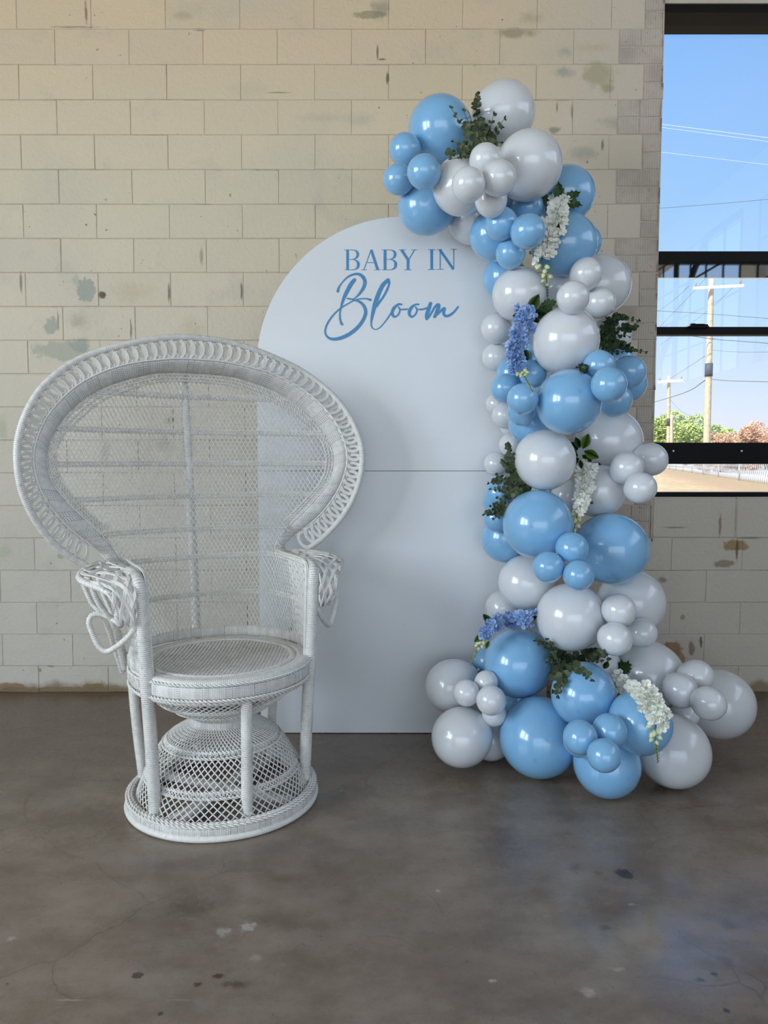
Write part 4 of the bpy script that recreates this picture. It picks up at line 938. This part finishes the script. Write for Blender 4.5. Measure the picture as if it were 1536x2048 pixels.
# ================================================================ the balloon garland
BALLOONS = [  # colour, centre, radius, label
(1,'B',0.218,2.950,2.418,0.1261,'large blue balloon at the top left of the garland, beside the eucalyptus'),
(2,'B',0.079,2.873,2.314,0.0608,"small blue balloon, topmost of the loose trio at the garland's left tip"),
(3,'B',0.137,2.604,2.132,0.0584,"small blue balloon, right one of the trio at the garland's left tip"),
(4,'B',0.052,2.754,2.162,0.0555,"small blue balloon, lowest of the trio at the garland's left tip"),
(5,'B',0.156,2.851,2.096,0.1036,'medium blue balloon hanging over the top of the white board'),
(6,'W',0.474,3.027,2.517,0.1224,'large white balloon at the very top of the garland behind the eucalyptus'),
(7,'W',0.511,2.697,2.189,0.1190,'large white balloon right of the upper small white trio, high on the brick wall'),
(8,'W',0.272,2.685,2.114,0.1026,'large white balloon left of the upper small white trio, under the eucalyptus'),
(9,'W',0.338,2.551,2.151,0.0541,'small white balloon directly under the top eucalyptus sprig'),
(10,'W',0.269,2.421,2.024,0.0542,'small white balloon, left one of the upper small white trio'),
(11,'W',0.369,2.453,2.055,0.0571,'small white balloon, right one of the upper small white trio'),
(12,'W',0.360,2.558,2.023,0.0553,'small white balloon tucked below the upper small white trio'),
(13,'W',0.337,2.924,2.077,0.0959,"medium white balloon half hidden behind the upper blue cluster, over the board's edge"),
(14,'B',0.485,2.948,2.152,0.0724,'blue balloon glimpsed between the upper white trio and the small blue cluster'),
(15,'B',0.537,2.843,2.091,0.0617,'small blue balloon at the top of the cluster left of the upper white flowers'),
(16,'B',0.408,2.643,1.971,0.0586,'small blue balloon at the left of the cluster beside the upper white flowers'),
(17,'B',0.489,2.575,1.925,0.0591,'small blue balloon touching the left side of the upper white flower spray'),
(18,'B',0.450,2.690,1.883,0.0534,'small blue balloon lowest of the cluster beside the upper white flowers'),
(19,'B',0.405,2.789,1.974,0.0913,"large blue balloon behind the small cluster at the board's upper right edge"),
(20,'B',0.695,2.911,2.164,0.1089,'large blue balloon behind the dark serrated leaves of the upper white flowers'),
(21,'B',0.679,2.832,1.954,0.1164,'large blue balloon right of the upper white flower spray'),
(22,'B',0.812,3.090,2.034,0.0739,'blue balloon peeking out behind the large blue one right of the upper flowers'),
(23,'B',0.470,2.933,1.856,0.0867,"medium blue balloon at the board's edge above the large white balloon, lettering height"),
(24,'W',0.498,2.780,1.759,0.0996,"large white balloon at the board's edge above the upper blue flowers"),
(25,'W',0.863,3.013,1.846,0.1215,'large white balloon nearest the window above the right-hand green sprig'),
(26,'W',0.732,2.734,1.822,0.0590,'small white balloon, top of the trio on the large white window-side balloon'),
(27,'W',0.634,2.527,1.694,0.0557,'small white balloon, front left of the trio on the window-side white balloon'),
(28,'W',0.797,2.785,1.731,0.0579,'small white balloon, right of the trio on the window-side white balloon'),
(29,'W',0.689,2.953,1.820,0.0671,'small white balloon behind the tail of the upper white flowers'),
(30,'W',0.436,2.907,1.658,0.0605,'small white balloon left of the upper blue flower spray, upper of two'),
(31,'W',0.445,2.963,1.556,0.0572,'small white balloon left of the upper blue flower spray, lower of two'),
(32,'W',0.640,2.644,1.568,0.1190,'large white balloon between the upper blue flowers and the dark green sprig'),
(33,'W',0.928,3.063,1.655,0.0788,'white balloon mostly covered by the dark green sprig near the brick edge'),
(34,'B',0.731,2.546,1.469,0.0541,'small blue balloon, upper left of the cluster below the dark green sprig'),
(35,'B',0.912,2.778,1.478,0.0596,'small blue balloon, rightmost of the cluster below the dark green sprig'),
(36,'B',0.724,2.406,1.392,0.0580,'small blue balloon, front one of the cluster below the dark green sprig'),
(37,'B',0.861,2.775,1.371,0.0610,'small blue balloon, lowest of the cluster below the dark green sprig'),
(38,'B',0.948,2.896,1.444,0.0683,"blue balloon behind the cluster's right side next to the brick edge"),
(39,'B',0.929,2.978,1.543,0.0637,'blue balloon right under the leaves of the dark green sprig'),
(40,'B',0.626,2.530,1.346,0.1113,'large blue balloon in the middle of the garland, left of the window-side blue cluster'),
(41,'B',0.542,2.721,1.462,0.0509,'small blue balloon right of the tip of the upper blue flowers'),
(42,'B',0.456,2.805,1.418,0.0559,'small blue balloon at the board side of the cluster under the upper blue flowers'),
(43,'B',0.466,2.503,1.354,0.0535,'small blue balloon under the tip of the upper blue flowers'),
(44,'B',0.495,2.683,1.324,0.0517,'small blue balloon lowest of the cluster under the upper blue flowers'),
(45,'B',0.501,2.895,1.484,0.0659,'blue balloon hidden behind the lower end of the upper blue flowers'),
(46,'B',0.569,2.803,1.523,0.0643,'blue balloon glimpsed under the large white balloon beside the upper blue flowers'),
(47,'B',0.553,2.802,1.291,0.0870,'blue balloon glimpsed below the large central blue one, above a white balloon'),
(48,'W',0.449,2.977,1.373,0.0428,'tiny white balloon against the board, highest of the faint column behind blue cluster'),
(49,'W',0.472,2.904,1.323,0.0518,'small white balloon against the board beside the lowest small blue balloon'),
(50,'W',0.504,2.979,1.286,0.0409,'small white balloon against the board, barely showing under the blue cluster'),
(51,'W',0.505,2.932,1.209,0.0503,'small white balloon behind the tip of the left eucalyptus sprig'),
(52,'W',0.449,2.971,1.134,0.0487,'small white balloon left of the left eucalyptus sprig on the board seam'),
(53,'W',0.580,2.673,1.150,0.1109,'large white balloon between the left eucalyptus and the middle white flowers'),
(54,'W',0.889,2.944,1.225,0.1310,'large white balloon right of the middle white flowers, below the window-side blue cluster'),
(55,'W',0.824,2.821,1.032,0.0994,'large white balloon behind the lower part of the middle white flowers'),
(56,'W',0.888,2.709,1.121,0.0597,"small white balloon, left of the trio in front of the window's lower corner"),
(57,'W',1.015,2.821,1.152,0.0628,"small white balloon, right of the trio in front of the window's lower rail"),
(58,'W',0.909,2.621,1.051,0.0563,"small white balloon, lowest of the trio in front of the window's lower corner"),
(59,'W',0.733,2.954,1.007,0.0659,'white balloon glimpsed left of the middle white flower spray'),
(60,'B',0.553,2.654,0.918,0.1269,'large blue balloon under the left eucalyptus, left of the middle white flowers'),
(61,'B',0.451,2.874,1.020,0.0571,"small blue balloon behind the left eucalyptus sprig's lower twigs"),
(62,'B',0.446,2.971,0.984,0.0488,'small blue balloon at the board side behind the left eucalyptus'),
(63,'B',0.432,2.808,0.930,0.0539,'small blue balloon under the lowest twig of the left eucalyptus'),
(64,'B',0.486,2.919,0.842,0.1005,'medium blue balloon against the board left of the large blue one'),
(65,'B',0.846,2.734,0.820,0.1343,'large blue balloon right of the small blue trio, below the window sill'),
(66,'B',0.643,2.517,0.848,0.0565,'small blue balloon, top of the trio between two large blue balloons'),
(67,'B',0.557,2.488,0.788,0.0539,'small blue balloon, left of the trio between two large blue balloons'),
(68,'B',0.647,2.440,0.767,0.0517,'small blue balloon, lowest of the trio between two large blue balloons'),
(69,'W',0.545,2.805,0.683,0.1076,'large white balloon just under the left of the small blue trio'),
(70,'W',0.481,2.946,0.553,0.0740,'white balloon on the board side above the lower blue flowers'),
(71,'W',0.675,2.646,0.583,0.1244,'large white balloon right of the lower blue flowers, left of a small white trio'),
(72,'W',0.951,2.822,0.600,0.1289,'large white balloon behind the small white trio below the large blue one'),
(73,'W',0.818,2.545,0.628,0.0589,'small white balloon, top of the trio in the lower right middle'),
(74,'W',0.784,2.474,0.544,0.0576,'small white balloon, lower left of the trio above the low eucalyptus'),
(75,'W',0.935,2.646,0.524,0.0544,'small white balloon, lower right of the trio near the peeling wall'),
(76,'W',1.045,2.850,0.305,0.1320,'large white balloon above the lowest white flower spray'),
(77,'W',0.828,2.855,0.357,0.0935,'white balloon glimpsed behind the low eucalyptus sprig'),
(78,'B',0.511,2.764,0.381,0.1319,'large blue balloon under the lower blue flowers'),
(79,'B',0.416,2.926,0.344,0.0621,'small blue balloon behind the tail of the lower blue flowers'),
(80,'B',0.509,2.905,0.180,0.0671,'blue balloon glimpsed between the small white cluster and the big low blue balloon'),
(81,'B',0.692,2.516,0.339,0.1126,'large blue balloon under the low eucalyptus, left of the lowest white flowers'),
(82,'B',0.562,2.621,0.147,0.1451,'biggest blue balloon resting on the floor'),
(83,'B',0.840,2.368,0.290,0.1023,'large blue balloon under the tail of the lowest white flowers'),
(84,'B',0.611,2.246,0.289,0.0537,'small blue balloon, left of the trio above the floor'),
(101,'B',0.650,2.394,0.221,0.0555,'small blue balloon pressed right behind the left one of the floor trio'),
(85,'B',0.712,2.281,0.297,0.0549,'small blue balloon, upper right of the trio above the floor'),
(86,'B',0.658,2.157,0.268,0.0507,'small blue balloon, lowest of the trio above the floor'),
(87,'B',0.760,2.456,0.115,0.1124,'blue balloon on the floor nearest the camera'),
(88,'W',0.266,2.842,0.267,0.1050,"large white balloon at the garland's lower left against the board"),
(89,'W',0.299,2.625,0.309,0.0487,'small white balloon, left of the lower left cluster beside large white one'),
(90,'W',0.375,2.668,0.335,0.0437,'small white balloon, top of the lower left cluster'),
(91,'W',0.379,2.565,0.301,0.0535,'small white balloon, front of the lower left cluster'),
(92,'W',0.401,2.638,0.227,0.0458,'small white balloon, bottom of the lower left cluster'),
(93,'W',0.284,2.645,0.138,0.1096,"large white balloon on the floor at the garland's left end"),
(94,'W',0.410,2.768,0.087,0.0849,'white balloon on the floor half hidden behind the leftmost floor balloon'),
(95,'W',1.338,2.903,0.175,0.1400,"large white balloon at the garland's far right end"),
(96,'W',1.160,2.701,0.347,0.0638,'small white balloon, top of the trio at the right end'),
(97,'W',1.071,2.620,0.318,0.0618,'small white balloon, left of the trio at the right end'),
(98,'W',1.129,2.518,0.306,0.0585,'small white balloon, right of the trio at the right end'),
(99,'W',1.134,2.732,0.190,0.0525,'small white balloon below the trio at the right end'),
(100,'W',1.015,2.538,0.130,0.1281,'large white balloon on the floor at the right, behind the flower tail')]
def balloon_mesh(name, mat):
    mb = MB(); prof = []
    for t in np.linspace(0, math.pi, 25):
        r = math.sin(t); z = math.cos(t)
        if z < 0: z *= 1.10; r *= 1 - .10 * (-z / 1.10) ** 2
        prof.append((max(r, 1e-4), z))
    prof = prof[:-1] + [(.05, -1.10), (.035, -1.13), (.06, -1.16), (.065, -1.19), (.02, -1.20)]
    mb.lathe(prof, 40); return mb.mesh(name, mat)
BM = {'B': balloon_mesh('blue_balloon', M['blue']), 'W': balloon_mesh('white_balloon', M['white'])}
for num, c, x, y, z, r, lab in BALLOONS:
    o = bpy.data.objects.new('balloon', BM[c]); link(o)
    big = r > .075
    tag(o, lab, 'balloon', ('large ' if big else 'small ') + ('blue' if c == 'B' else 'white') + ' balloons of the garland')
    core = Vector((np.interp(z, [0, .4, .9, 1.6, 2.1, 2.4], [.72, .70, .68, .60, .45, .28]), 2.98, z - .06 * (1 if z > .5 else -1)))
    d = (Vector((x, y, z)) - core).normalized() + Vector((random.uniform(-.5, .5), -.1 if c == 'B' else .1, random.uniform(-.6, .6)))
    o.rotation_mode = 'QUATERNION'; o.rotation_quaternion = d.to_track_quat('Z', 'Y')
    o.location = (x, y, z); k = r * .985; o.scale = (k, k, k * 1.03)

# ================================================================ greenery and flowers tucked in the garland
NUMS = [b[0] for b in BALLOONS]
SPH = [(Vector((x, y, z)), r) for _, _, x, y, z, r, _ in BALLOONS]
IGN = set()                                          # balloons that a sprig is tucked behind
def front(px, py, default=2.75, lift=.012):         # the point just in front of the garland on this sight line
    d = sight(px, py).normalized(); best = None
    for n_, (c, r) in zip(NUMS, SPH):
        if n_ in IGN: continue
        oc = CAM - c; b = oc.dot(d); q = b * b - (oc.length_squared - r * r)
        if q > 0:
            t = -b - math.sqrt(q)
            if best is None or t < best: best = t
    if best is None: return P(px, py, default)
    return CAM + d * (best - lift)
def draped(path, default, lift, n=40, win=5):       # a dense line laid over the fronts of the balloons it crosses
    c = smooth_path([(x, y, 0) for x, y in path], n); Y = np.array([front(q[0], q[1], default, lift).y for q in c])
    Y = np.array([Y[max(0, i - win):i + win + 1].min() for i in range(n)])
    Yp = np.pad(Y, win, mode='edge'); Y = np.array([Yp[i:i + 2 * win + 1].mean() for i in range(n)])
    return [P(q[0], q[1], y_) for q, y_ in zip(c, Y)]
TOCAM = Vector((-.25, -.95, .1)).normalized()
def leaf_mesh(name, mat, kind):
    mb = MB()
    if kind == 'round':
        n = 10; vs_ = [(0, 0, 0)] + [(1.0 * math.sin(a) * (1 - .12 * math.cos(a)), 1 - math.cos(a), .16 * (1 - abs(math.cos(a)))) for a in np.linspace(0, 2 * math.pi, n + 1)[1:-1]]
        k = len(vs_); vs_ += [(0, 1.0, -.10)]
        mb.add(vs_, [(i, i + 1, k) for i in range(0, k - 1)] + [(k - 1, 0, k)])
    elif kind == 'oval':
        prof = [0, .28, .46, .5, .42, .25, .0]; ys = np.linspace(0, 2, 7)
        vs_ = [(0, y_, -.12 * math.sin(y_ * 1.57)) for y_ in ys] + [(w, y_, .1 - .15 * (y_ / 2) ** 2) for w, y_ in zip(prof[1:-1], ys[1:-1])] + [(-w, y_, .1 - .15 * (y_ / 2) ** 2) for w, y_ in zip(prof[1:-1], ys[1:-1])]
        fs_ = []
        for s0 in (7, 12):
            fs_ += [(0, 1, s0), (5, 6, s0 + 4)] + [(i, i + 1, s0 + i, s0 + i - 1) for i in range(1, 5)]
        mb.add(vs_, fs_)
    else:                                           # serrated, lobed leaf
        side = [(.10, .1), (.38, .45), (.28, .52), (.52, .85), (.36, .92), (.50, 1.25), (.28, 1.32), (.30, 1.6), (.12, 1.68), (0, 2.0)]
        ys = np.array([.0] + [s[1] for s in side])
        n = len(side); vs_ = [(0, 0, 0)] + [(0, s[1], -.05) for s in side] + [(s[0], s[1], .07) for s in side[:-1]] + [(-s[0], s[1], .07) for s in side[:-1]]
        fs_ = []
        for s0 in (n + 1, 2 * n):
            fs_ += [(0, 1, s0)] + [(i, i + 1, s0 + i, s0 + i - 1) for i in range(1, n - 1)] + [(n - 1, n, s0 + n - 2)]
        mb.add(vs_, fs_)
    return mb.mesh(name, mat, kind != 'serrated')
LM = {}
def leaf_data(kind, mat):
    key = (kind, mat)
    if key not in LM: LM[key] = leaf_mesh(kind + '_leaf', M[mat], kind)
    return LM[key]
def place(name, me, parent, base, along, normal, scale, wide=1.0):
    y_ = along.normalized(); z_ = (normal - y_ * normal.dot(y_))
    z_ = z_.normalized() if z_.length > 1e-4 else y_.orthogonal().normalized(); x_ = y_.cross(z_)
    o = bpy.data.objects.new(name, me); link(o, parent); b = base - parent.location
    s = scale; o.matrix_local = Matrix(((x_.x * s * wide, y_.x * s, z_.x * s, b.x), (x_.y * s * wide, y_.y * s, z_.y * s, b.y), (x_.z * s * wide, y_.z * s, z_.z * s, b.z), (0, 0, 0, 1)))
    return o
def rv(k=1.0): return Vector((random.uniform(-k, k), random.uniform(-k, k), random.uniform(-k, k)))
def greens(name, label, stems, mat, size=.0115, kind='round', pitch=.016, default=2.7, lift=.015, cat='sprig', behind=()):
    IGN.clear(); IGN.update(behind)
    b0 = front(*stems[0][0], default, lift); t = empty(name, b0); tag(t, label, cat, 'green sprigs tucked in the garland')
    for st in stems:
        ctrl = draped(st, default, lift, 24, 3)
        ctrl = [q + Vector((0, -.0015 * i, 0)) for i, q in enumerate(ctrl)]
        L_ = path_len(ctrl); n = max(4, int(L_ / pitch)); pth = smooth_path(ctrl, n * 3 + 1)
        mb = MB(); mb.tube([Vector(p_) - b0 for p_ in pth], lambda i, s: .0022 - .0012 * i / len(pth), 5); mb.build('stem', M['stem'], t)
        for i in range(n + 1):
            p_ = Vector(pth[min(i * 3, len(pth) - 1)]); tan = Vector(pth[min(i * 3 + 1, len(pth) - 1)] - pth[max(i * 3 - 1, 0)]).normalized()
            f = i / n; s_ = size * (1.05 - .55 * f ** 2) * random.uniform(.8, 1.15)
            side = tan.cross(TOCAM + rv(.5)).normalized()
            if i % 2: side = (side + TOCAM * random.choice((-.7, .9))).normalized()
            for sg in (1, -1):
                if f > .96 and sg < 0: continue
                d = side * sg + tan * random.uniform(.3, .9) + rv(.25)
                place('leaf', leaf_data(kind, mat), t, p_, d, TOCAM + rv(.75), s_)
        place('leaf', leaf_data('oval', mat), t, Vector(pth[-1]), Vector(pth[-1] - pth[-2]) , TOCAM + rv(.3), size * .55)
    return t
greens('eucalyptus_sprig', 'round-leaved eucalyptus sprig at the very top between blue and white balloons', [
    [(962, 292), (957, 250), (951, 222), (953, 196)], [(960, 290), (935, 262), (916, 246), (901, 226)], [(966, 288), (978, 262), (984, 238)], [(968, 290), (990, 268), (1005, 246)],
    [(955, 296), (930, 308), (908, 312), (894, 312)], [(955, 300), (930, 316), (902, 326)], [(960, 288), (944, 266), (926, 232)], [(972, 292), (986, 288), (998, 292)], [(960, 286), (968, 262), (962, 248)], [(958, 294), (938, 296), (906, 292)], [(966, 286), (992, 262), (1000, 262)]], 'euca', .0125, pitch=.0265, lift=.03, behind=(9, 10, 11))
greens('boxwood_sprig', 'dark green boxwood sprig by the brick edge above the blue cluster', [
    [(1202, 680), (1212, 650), (1230, 632)], [(1204, 678), (1230, 640), (1252, 640), (1268, 644)], [(1205, 684), (1235, 690), (1262, 702), (1284, 706)], [(1202, 684), (1222, 668), (1240, 662)], [(1200, 676), (1204, 655), (1206, 640)],
    [(1204, 688), (1220, 706), (1238, 706)], [(1210, 690), (1240, 672), (1252, 676)], [(1200, 690), (1212, 700), (1204, 704)], [(1208, 672), (1240, 656), (1262, 660), (1270, 646)], [(1212, 684), (1232, 696), (1252, 690)], [(1204, 670), (1218, 645), (1222, 640)], [(1206, 684), (1226, 680), (1250, 696)]], 'euca_dark', .0095, 'round', .0185, lift=.02, behind=(34, 35, 36, 32, 28, 26, 27))
greens('boxwood_sprig', 'tiny green sprig peeping out above the central large blue balloon', [[(1170, 738), (1160, 736), (1151, 738)], [(1170, 740), (1162, 744)]], 'euca_dark', .0085, 'round', .012, lift=.012)
greens('eucalyptus_sprig', 'eucalyptus sprig with upright tip at the board side, over the seam', [
    [(1054, 980), (1028, 950), (1016, 915), (1012, 886)], [(1052, 982), (1020, 965), (995, 960), (976, 966)], [(1054, 984), (1015, 978), (980, 978)], [(1056, 986), (1025, 985), (1005, 998), (993, 996)], [(1054, 978), (1030, 940), (1024, 910)],
    [(1058, 982), (1034, 962), (1028, 940)], [(1050, 984), (1012, 990), (1005, 1000)], [(1060, 982), (1040, 985), (1024, 992)], [(1056, 976), (1020, 940), (1000, 922)], [(1052, 980), (1010, 960), (992, 950)]], 'euca', .0105, lift=.02, behind=(53, 60))
greens('eucalyptus_sprig', 'short eucalyptus twig poking left beneath the board-side sprig', [[(1012, 1012), (995, 1018), (978, 1024), (966, 1028)], [(1012, 1016), (998, 1028), (986, 1036)], [(1014, 1014), (996, 1008), (980, 1012)]], 'euca', .0100, lift=.02, behind=(60,))
greens('eucalyptus_sprig', 'grey-green eucalyptus draped over the low blue balloons', [
    [(1134, 1326), (1118, 1305), (1092, 1288), (1068, 1278)], [(1130, 1328), (1118, 1350), (1110, 1368), (1112, 1384)], [(1134, 1324), (1160, 1308), (1185, 1305), (1204, 1300)], [(1136, 1328), (1160, 1336), (1178, 1352)], [(1130, 1322), (1110, 1312), (1092, 1318)],
    [(1128, 1326), (1110, 1335), (1100, 1365)], [(1136, 1322), (1165, 1318), (1196, 1316)], [(1132, 1320), (1108, 1300), (1090, 1276)], [(1126, 1330), (1120, 1362), (1104, 1376)], [(1180, 1308), (1200, 1302), (1212, 1310)], [(1130, 1324), (1116, 1318), (1106, 1322)]], 'euca', .0125, lift=.022)

def flower_mesh(name, mat, seed):
    r = random.Random(seed); mb = MB(); n = 6
    for layer in range(2):
        for k in range(n if layer == 0 else 4):
            a = 2 * math.pi * k / (n if layer == 0 else 4) + r.uniform(-.2, .2) + layer * .5; ca, sa = math.cos(a), math.sin(a)
            L_ = (1.0 if layer == 0 else .62) * r.uniform(.85, 1.1); w = .42 * L_; cup = r.uniform(.15, .45) + .35 * layer
            pts = [(0, 0, 0), (.45 * L_, -w * .8, cup * .35), (.85 * L_, -w * .75, cup), (L_, 0, cup * .95 + r.uniform(-.1, .1)), (.85 * L_, w * .75, cup), (.45 * L_, w * .8, cup * .35), (.55 * L_, 0, cup * .22)]
            mb.add([(x * ca - y * sa, x * sa + y * ca, z + .03 * layer) for x, y, z in pts], [(0, 1, 6), (1, 2, 6), (2, 3, 6), (3, 4, 6), (4, 5, 6), (5, 0, 6)])
    me = mb.mesh(name, mat); me.materials.append(M['heart'])
    mb2 = MB(); nv = len(me.vertices)
    bm = bmesh.new(); bm.from_mesh(me)
    g = bmesh.ops.create_icosphere(bm, subdivisions=1, radius=.12, matrix=Matrix.Translation((0, 0, .14)))
    for f in {f for v in g['verts'] for f in v.link_faces}: f.material_index = 1
    bm.to_mesh(me); bm.free(); return me
def bud_mesh(name, mat):
    mb = MB(); mb.lathe([(.01, 0), (.28, .18), (.40, .5), (.34, .85), (.16, 1.1), (.02, 1.2)], 8)
    for k in range(3):
        a = 2.1 * k; mb.tube([(0, 0, 0), (.34 * math.cos(a), .34 * math.sin(a), .2), (.44 * math.cos(a), .44 * math.sin(a), .7)], .05, 4)
    return mb.mesh(name, mat)
FMW = [flower_mesh('white_flower', M['petalw'], s) for s in range(3)]; FMB = [flower_mesh('blue_flower', M['petalb'], 10 + s) for s in range(3)]
BUD = bud_mesh('bud', M['bud']); BUDG = bud_mesh('tail_bud', leafmat('tail_bud_green', sr(120, 134, 70), sr(176, 176, 110)))
def spray(label, path, leaves, meshes, nfl, radius, size, f_fl=.66, f_bud=.82, leafmat_='leaf', leafkind='serrated', lift=.03, leafbase=None, cat='flower spray', wide=1.0):
    IGN.clear(); ctrl = draped(path, 2.65, lift, 60, 6)
    b0 = ctrl[0].copy(); t = empty('flower_spray', b0); tag(t, label, cat, 'silk flower sprays in the garland')
    pth = np.array([tuple(q) for q in ctrl]); n = len(pth)
    mb = MB(); mb.tube([Vector(p_) - b0 for p_ in pth], lambda i, s: .0026 - .0014 * i / n, 5); mb.build('stem', M['stem'], t)
    def at(f):
        k = max(0, min(n - 1.001, f * (n - 1))); i = int(k); return Vector(pth[i] * (1 - k + i) + pth[i + 1] * (k - i)), Vector(pth[min(i + 2, n - 1)] - pth[max(i - 2, 0)]).normalized()
    for k in range(nfl):
        f = .02 + (f_fl - .02) * (k + random.uniform(-.3, .3)) / nfl; p_, tan = at(f); side = tan.cross(TOCAM).normalized()
        a = (k * 2.4) % (2 * math.pi); off = side * math.cos(a) + TOCAM * (.35 + .55 * abs(math.sin(a))); off.normalize()
        rr = radius * (1 - .3 * f) * random.uniform(.35, 1.25)
        q = p_ + side * math.cos(a) * rr + TOCAM * (.35 + .5 * abs(math.sin(a))) * radius * .8
        nn = off + TOCAM * .35 + rv(.55)
        o = bpy.data.objects.new('flower', random.choice(meshes)); link(o, t); o.location = q - b0
        o.rotation_mode = 'QUATERNION'; o.rotation_quaternion = nn.to_track_quat('Z', 'Y') @ Vector((0, 0, 1)).rotation_difference(Vector((0, 0, 1)))
        s_ = size * random.uniform(.8, 1.25) * (1.05 - .3 * f); o.scale = (s_, s_, s_)
        if k % 3 == 0:
            mbp = MB(); mbp.tube([p_ - b0, q - b0], .0012, 4); mbp.build('stalk', M['stem'], t)
    for k in range(7):
        f = f_fl + (f_bud - f_fl) * k / 6; p_, tan = at(f); side = tan.cross(TOCAM).normalized(); a = k * 2.4
        d = side * math.cos(a) * .8 + TOCAM * .5 * abs(math.sin(a)) + tan * .9
        o = bpy.data.objects.new('bud', BUD); link(o, t); o.location = p_ + side * math.cos(a) * radius * .3 - b0; o.rotation_mode = 'QUATERNION'; o.rotation_quaternion = d.to_track_quat('Z', 'Y'); s_ = size * .85 * (1 - .06 * k); o.scale = (s_, s_, s_)
    for k in range(14):
        f = f_bud + (1 - f_bud) * k / 13; p_, tan = at(f); side = tan.cross(TOCAM).normalized()
        d = side * (1 if k % 2 else -1) + tan * 1.1 + TOCAM * random.uniform(-.3, .5)
        o = bpy.data.objects.new('bud', BUDG); link(o, t); o.location = p_ - b0; o.rotation_mode = 'QUATERNION'; o.rotation_quaternion = d.to_track_quat('Z', 'Y'); s_ = size * .28 * (1.15 - .5 * k / 13); o.scale = (s_ * .8, s_ * .8, s_ * 1.3)
    for lf in leaves:
        (bx, by), (tx, ty) = lf[0], lf[1]; m_ = lf[2] if len(lf) > 2 else leafmat_; kd = lf[3] if len(lf) > 3 else leafkind
        pb = P(bx, by, front(bx, by, 2.65, lift).y if abs(front(bx, by, 2.65, lift).y - b0.y) < .15 else b0.y); pt = P(tx, ty, pb.y - .012)
        d = pt - pb; place('leaf', leaf_data(kd, m_), t, pb, d, TOCAM + rv(.25), d.length / 2, wide)
    return t
spray('white flower spray with dark serrated leaves hanging high on the garland', [(1119, 398), (1121, 428), (1108, 462), (1092, 495), (1084, 520), (1092, 552), (1096, 604)],
      [((1119, 408), (1117, 361)), ((1122, 402), (1163, 383)), ((1124, 404), (1166, 411)), ((1128, 415), (1143, 441)), ((1105, 404), (1068, 392)), ((1106, 402), (1090, 424)), ((1112, 398), (1098, 384)), ((1107, 440), (1134, 459))], FMW, 27, .025, .0265, .64, .82)
spray('white flower spray with pointed leaves hanging at mid height', [(1180, 928), (1174, 948), (1166, 975), (1162, 1005), (1154, 1030), (1150, 1048), (1147, 1064)],
      [((1166, 898), (1177, 867), 'leaf2', 'oval'), ((1160, 896), (1151, 874), 'leaf', 'oval'), ((1156, 900), (1139, 884), 'leaf', 'oval'), ((1154, 904), (1136, 896), 'leaf', 'oval'), ((1156, 912), (1138, 905), 'leaf2', 'oval'), ((1158, 916), (1136, 930), 'leaf', 'oval'), ((1168, 902), (1198, 916), 'leaf2', 'oval'), ((1164, 910), (1184, 924), 'leaf2', 'oval'), ((1160, 920), (1163, 938), 'leaf', 'oval'), ((1190, 926), (1203, 932), 'leaf', 'oval'), ((1168, 998), (1188, 1008), 'leaf2', 'serrated'), ((1158, 990), (1151, 1004), 'leaf2', 'oval')],
      FMW, 28, .025, .0240, .72, .95, wide=1.15)
spray('white flower spray trailing over the lowest blue balloons towards the floor', [(1226, 1352), (1250, 1366), (1276, 1380), (1300, 1402), (1318, 1424), (1312, 1448), (1310, 1470), (1316, 1524)],
      [((1240, 1354), (1272, 1328)), ((1238, 1352), (1244, 1318)), ((1242, 1352), (1258, 1320)), ((1290, 1400), (1294, 1424)), ((1208, 1338), (1216, 1322), 'leaf', 'oval')], FMW, 36, .028, .0250, .66, .80, wide=1.3)
spray('blue flower spray with green leaves hanging on the board side at mid height', [(1056, 616), (1050, 645), (1040, 675), (1030, 705), (1034, 728), (1048, 750), (1066, 784)],
      [((1060, 624), (1078, 588), 'leaf2', 'oval'), ((1064, 628), (1040, 634), 'leaf2', 'oval'), ((1062, 626), (1100, 630), 'leaf', 'oval'), ((1064, 632), (1080, 646), 'leaf2', 'oval'), ((1078, 616), (1116, 602), 'leaf', 'serrated'), ((1074, 620), (1110, 622), 'leaf', 'serrated'), ((1040, 630), (1025, 632), 'leaf2', 'oval'), ((1050, 698), (1056, 722), 'leaf', 'oval'), ((1062, 640), (1052, 650), 'leaf2', 'oval')], FMB, 42, .028, .0215, .74, .79, wide=1.2)
spray('blue flower spray arching over the low blue balloon near the board', [(1068, 1240), (1040, 1236), (1008, 1238), (984, 1252), (968, 1272), (958, 1292), (942, 1330)],
      [((1062, 1240), (1074, 1232), 'leaf', 'oval'), ((982, 1246), (966, 1228), 'leaf', 'oval'), ((968, 1268), (948, 1284), 'leaf2', 'oval'), ((978, 1282), (972, 1298), 'leaf2', 'oval')], FMB, 32, .022, .0210, .66, .78)
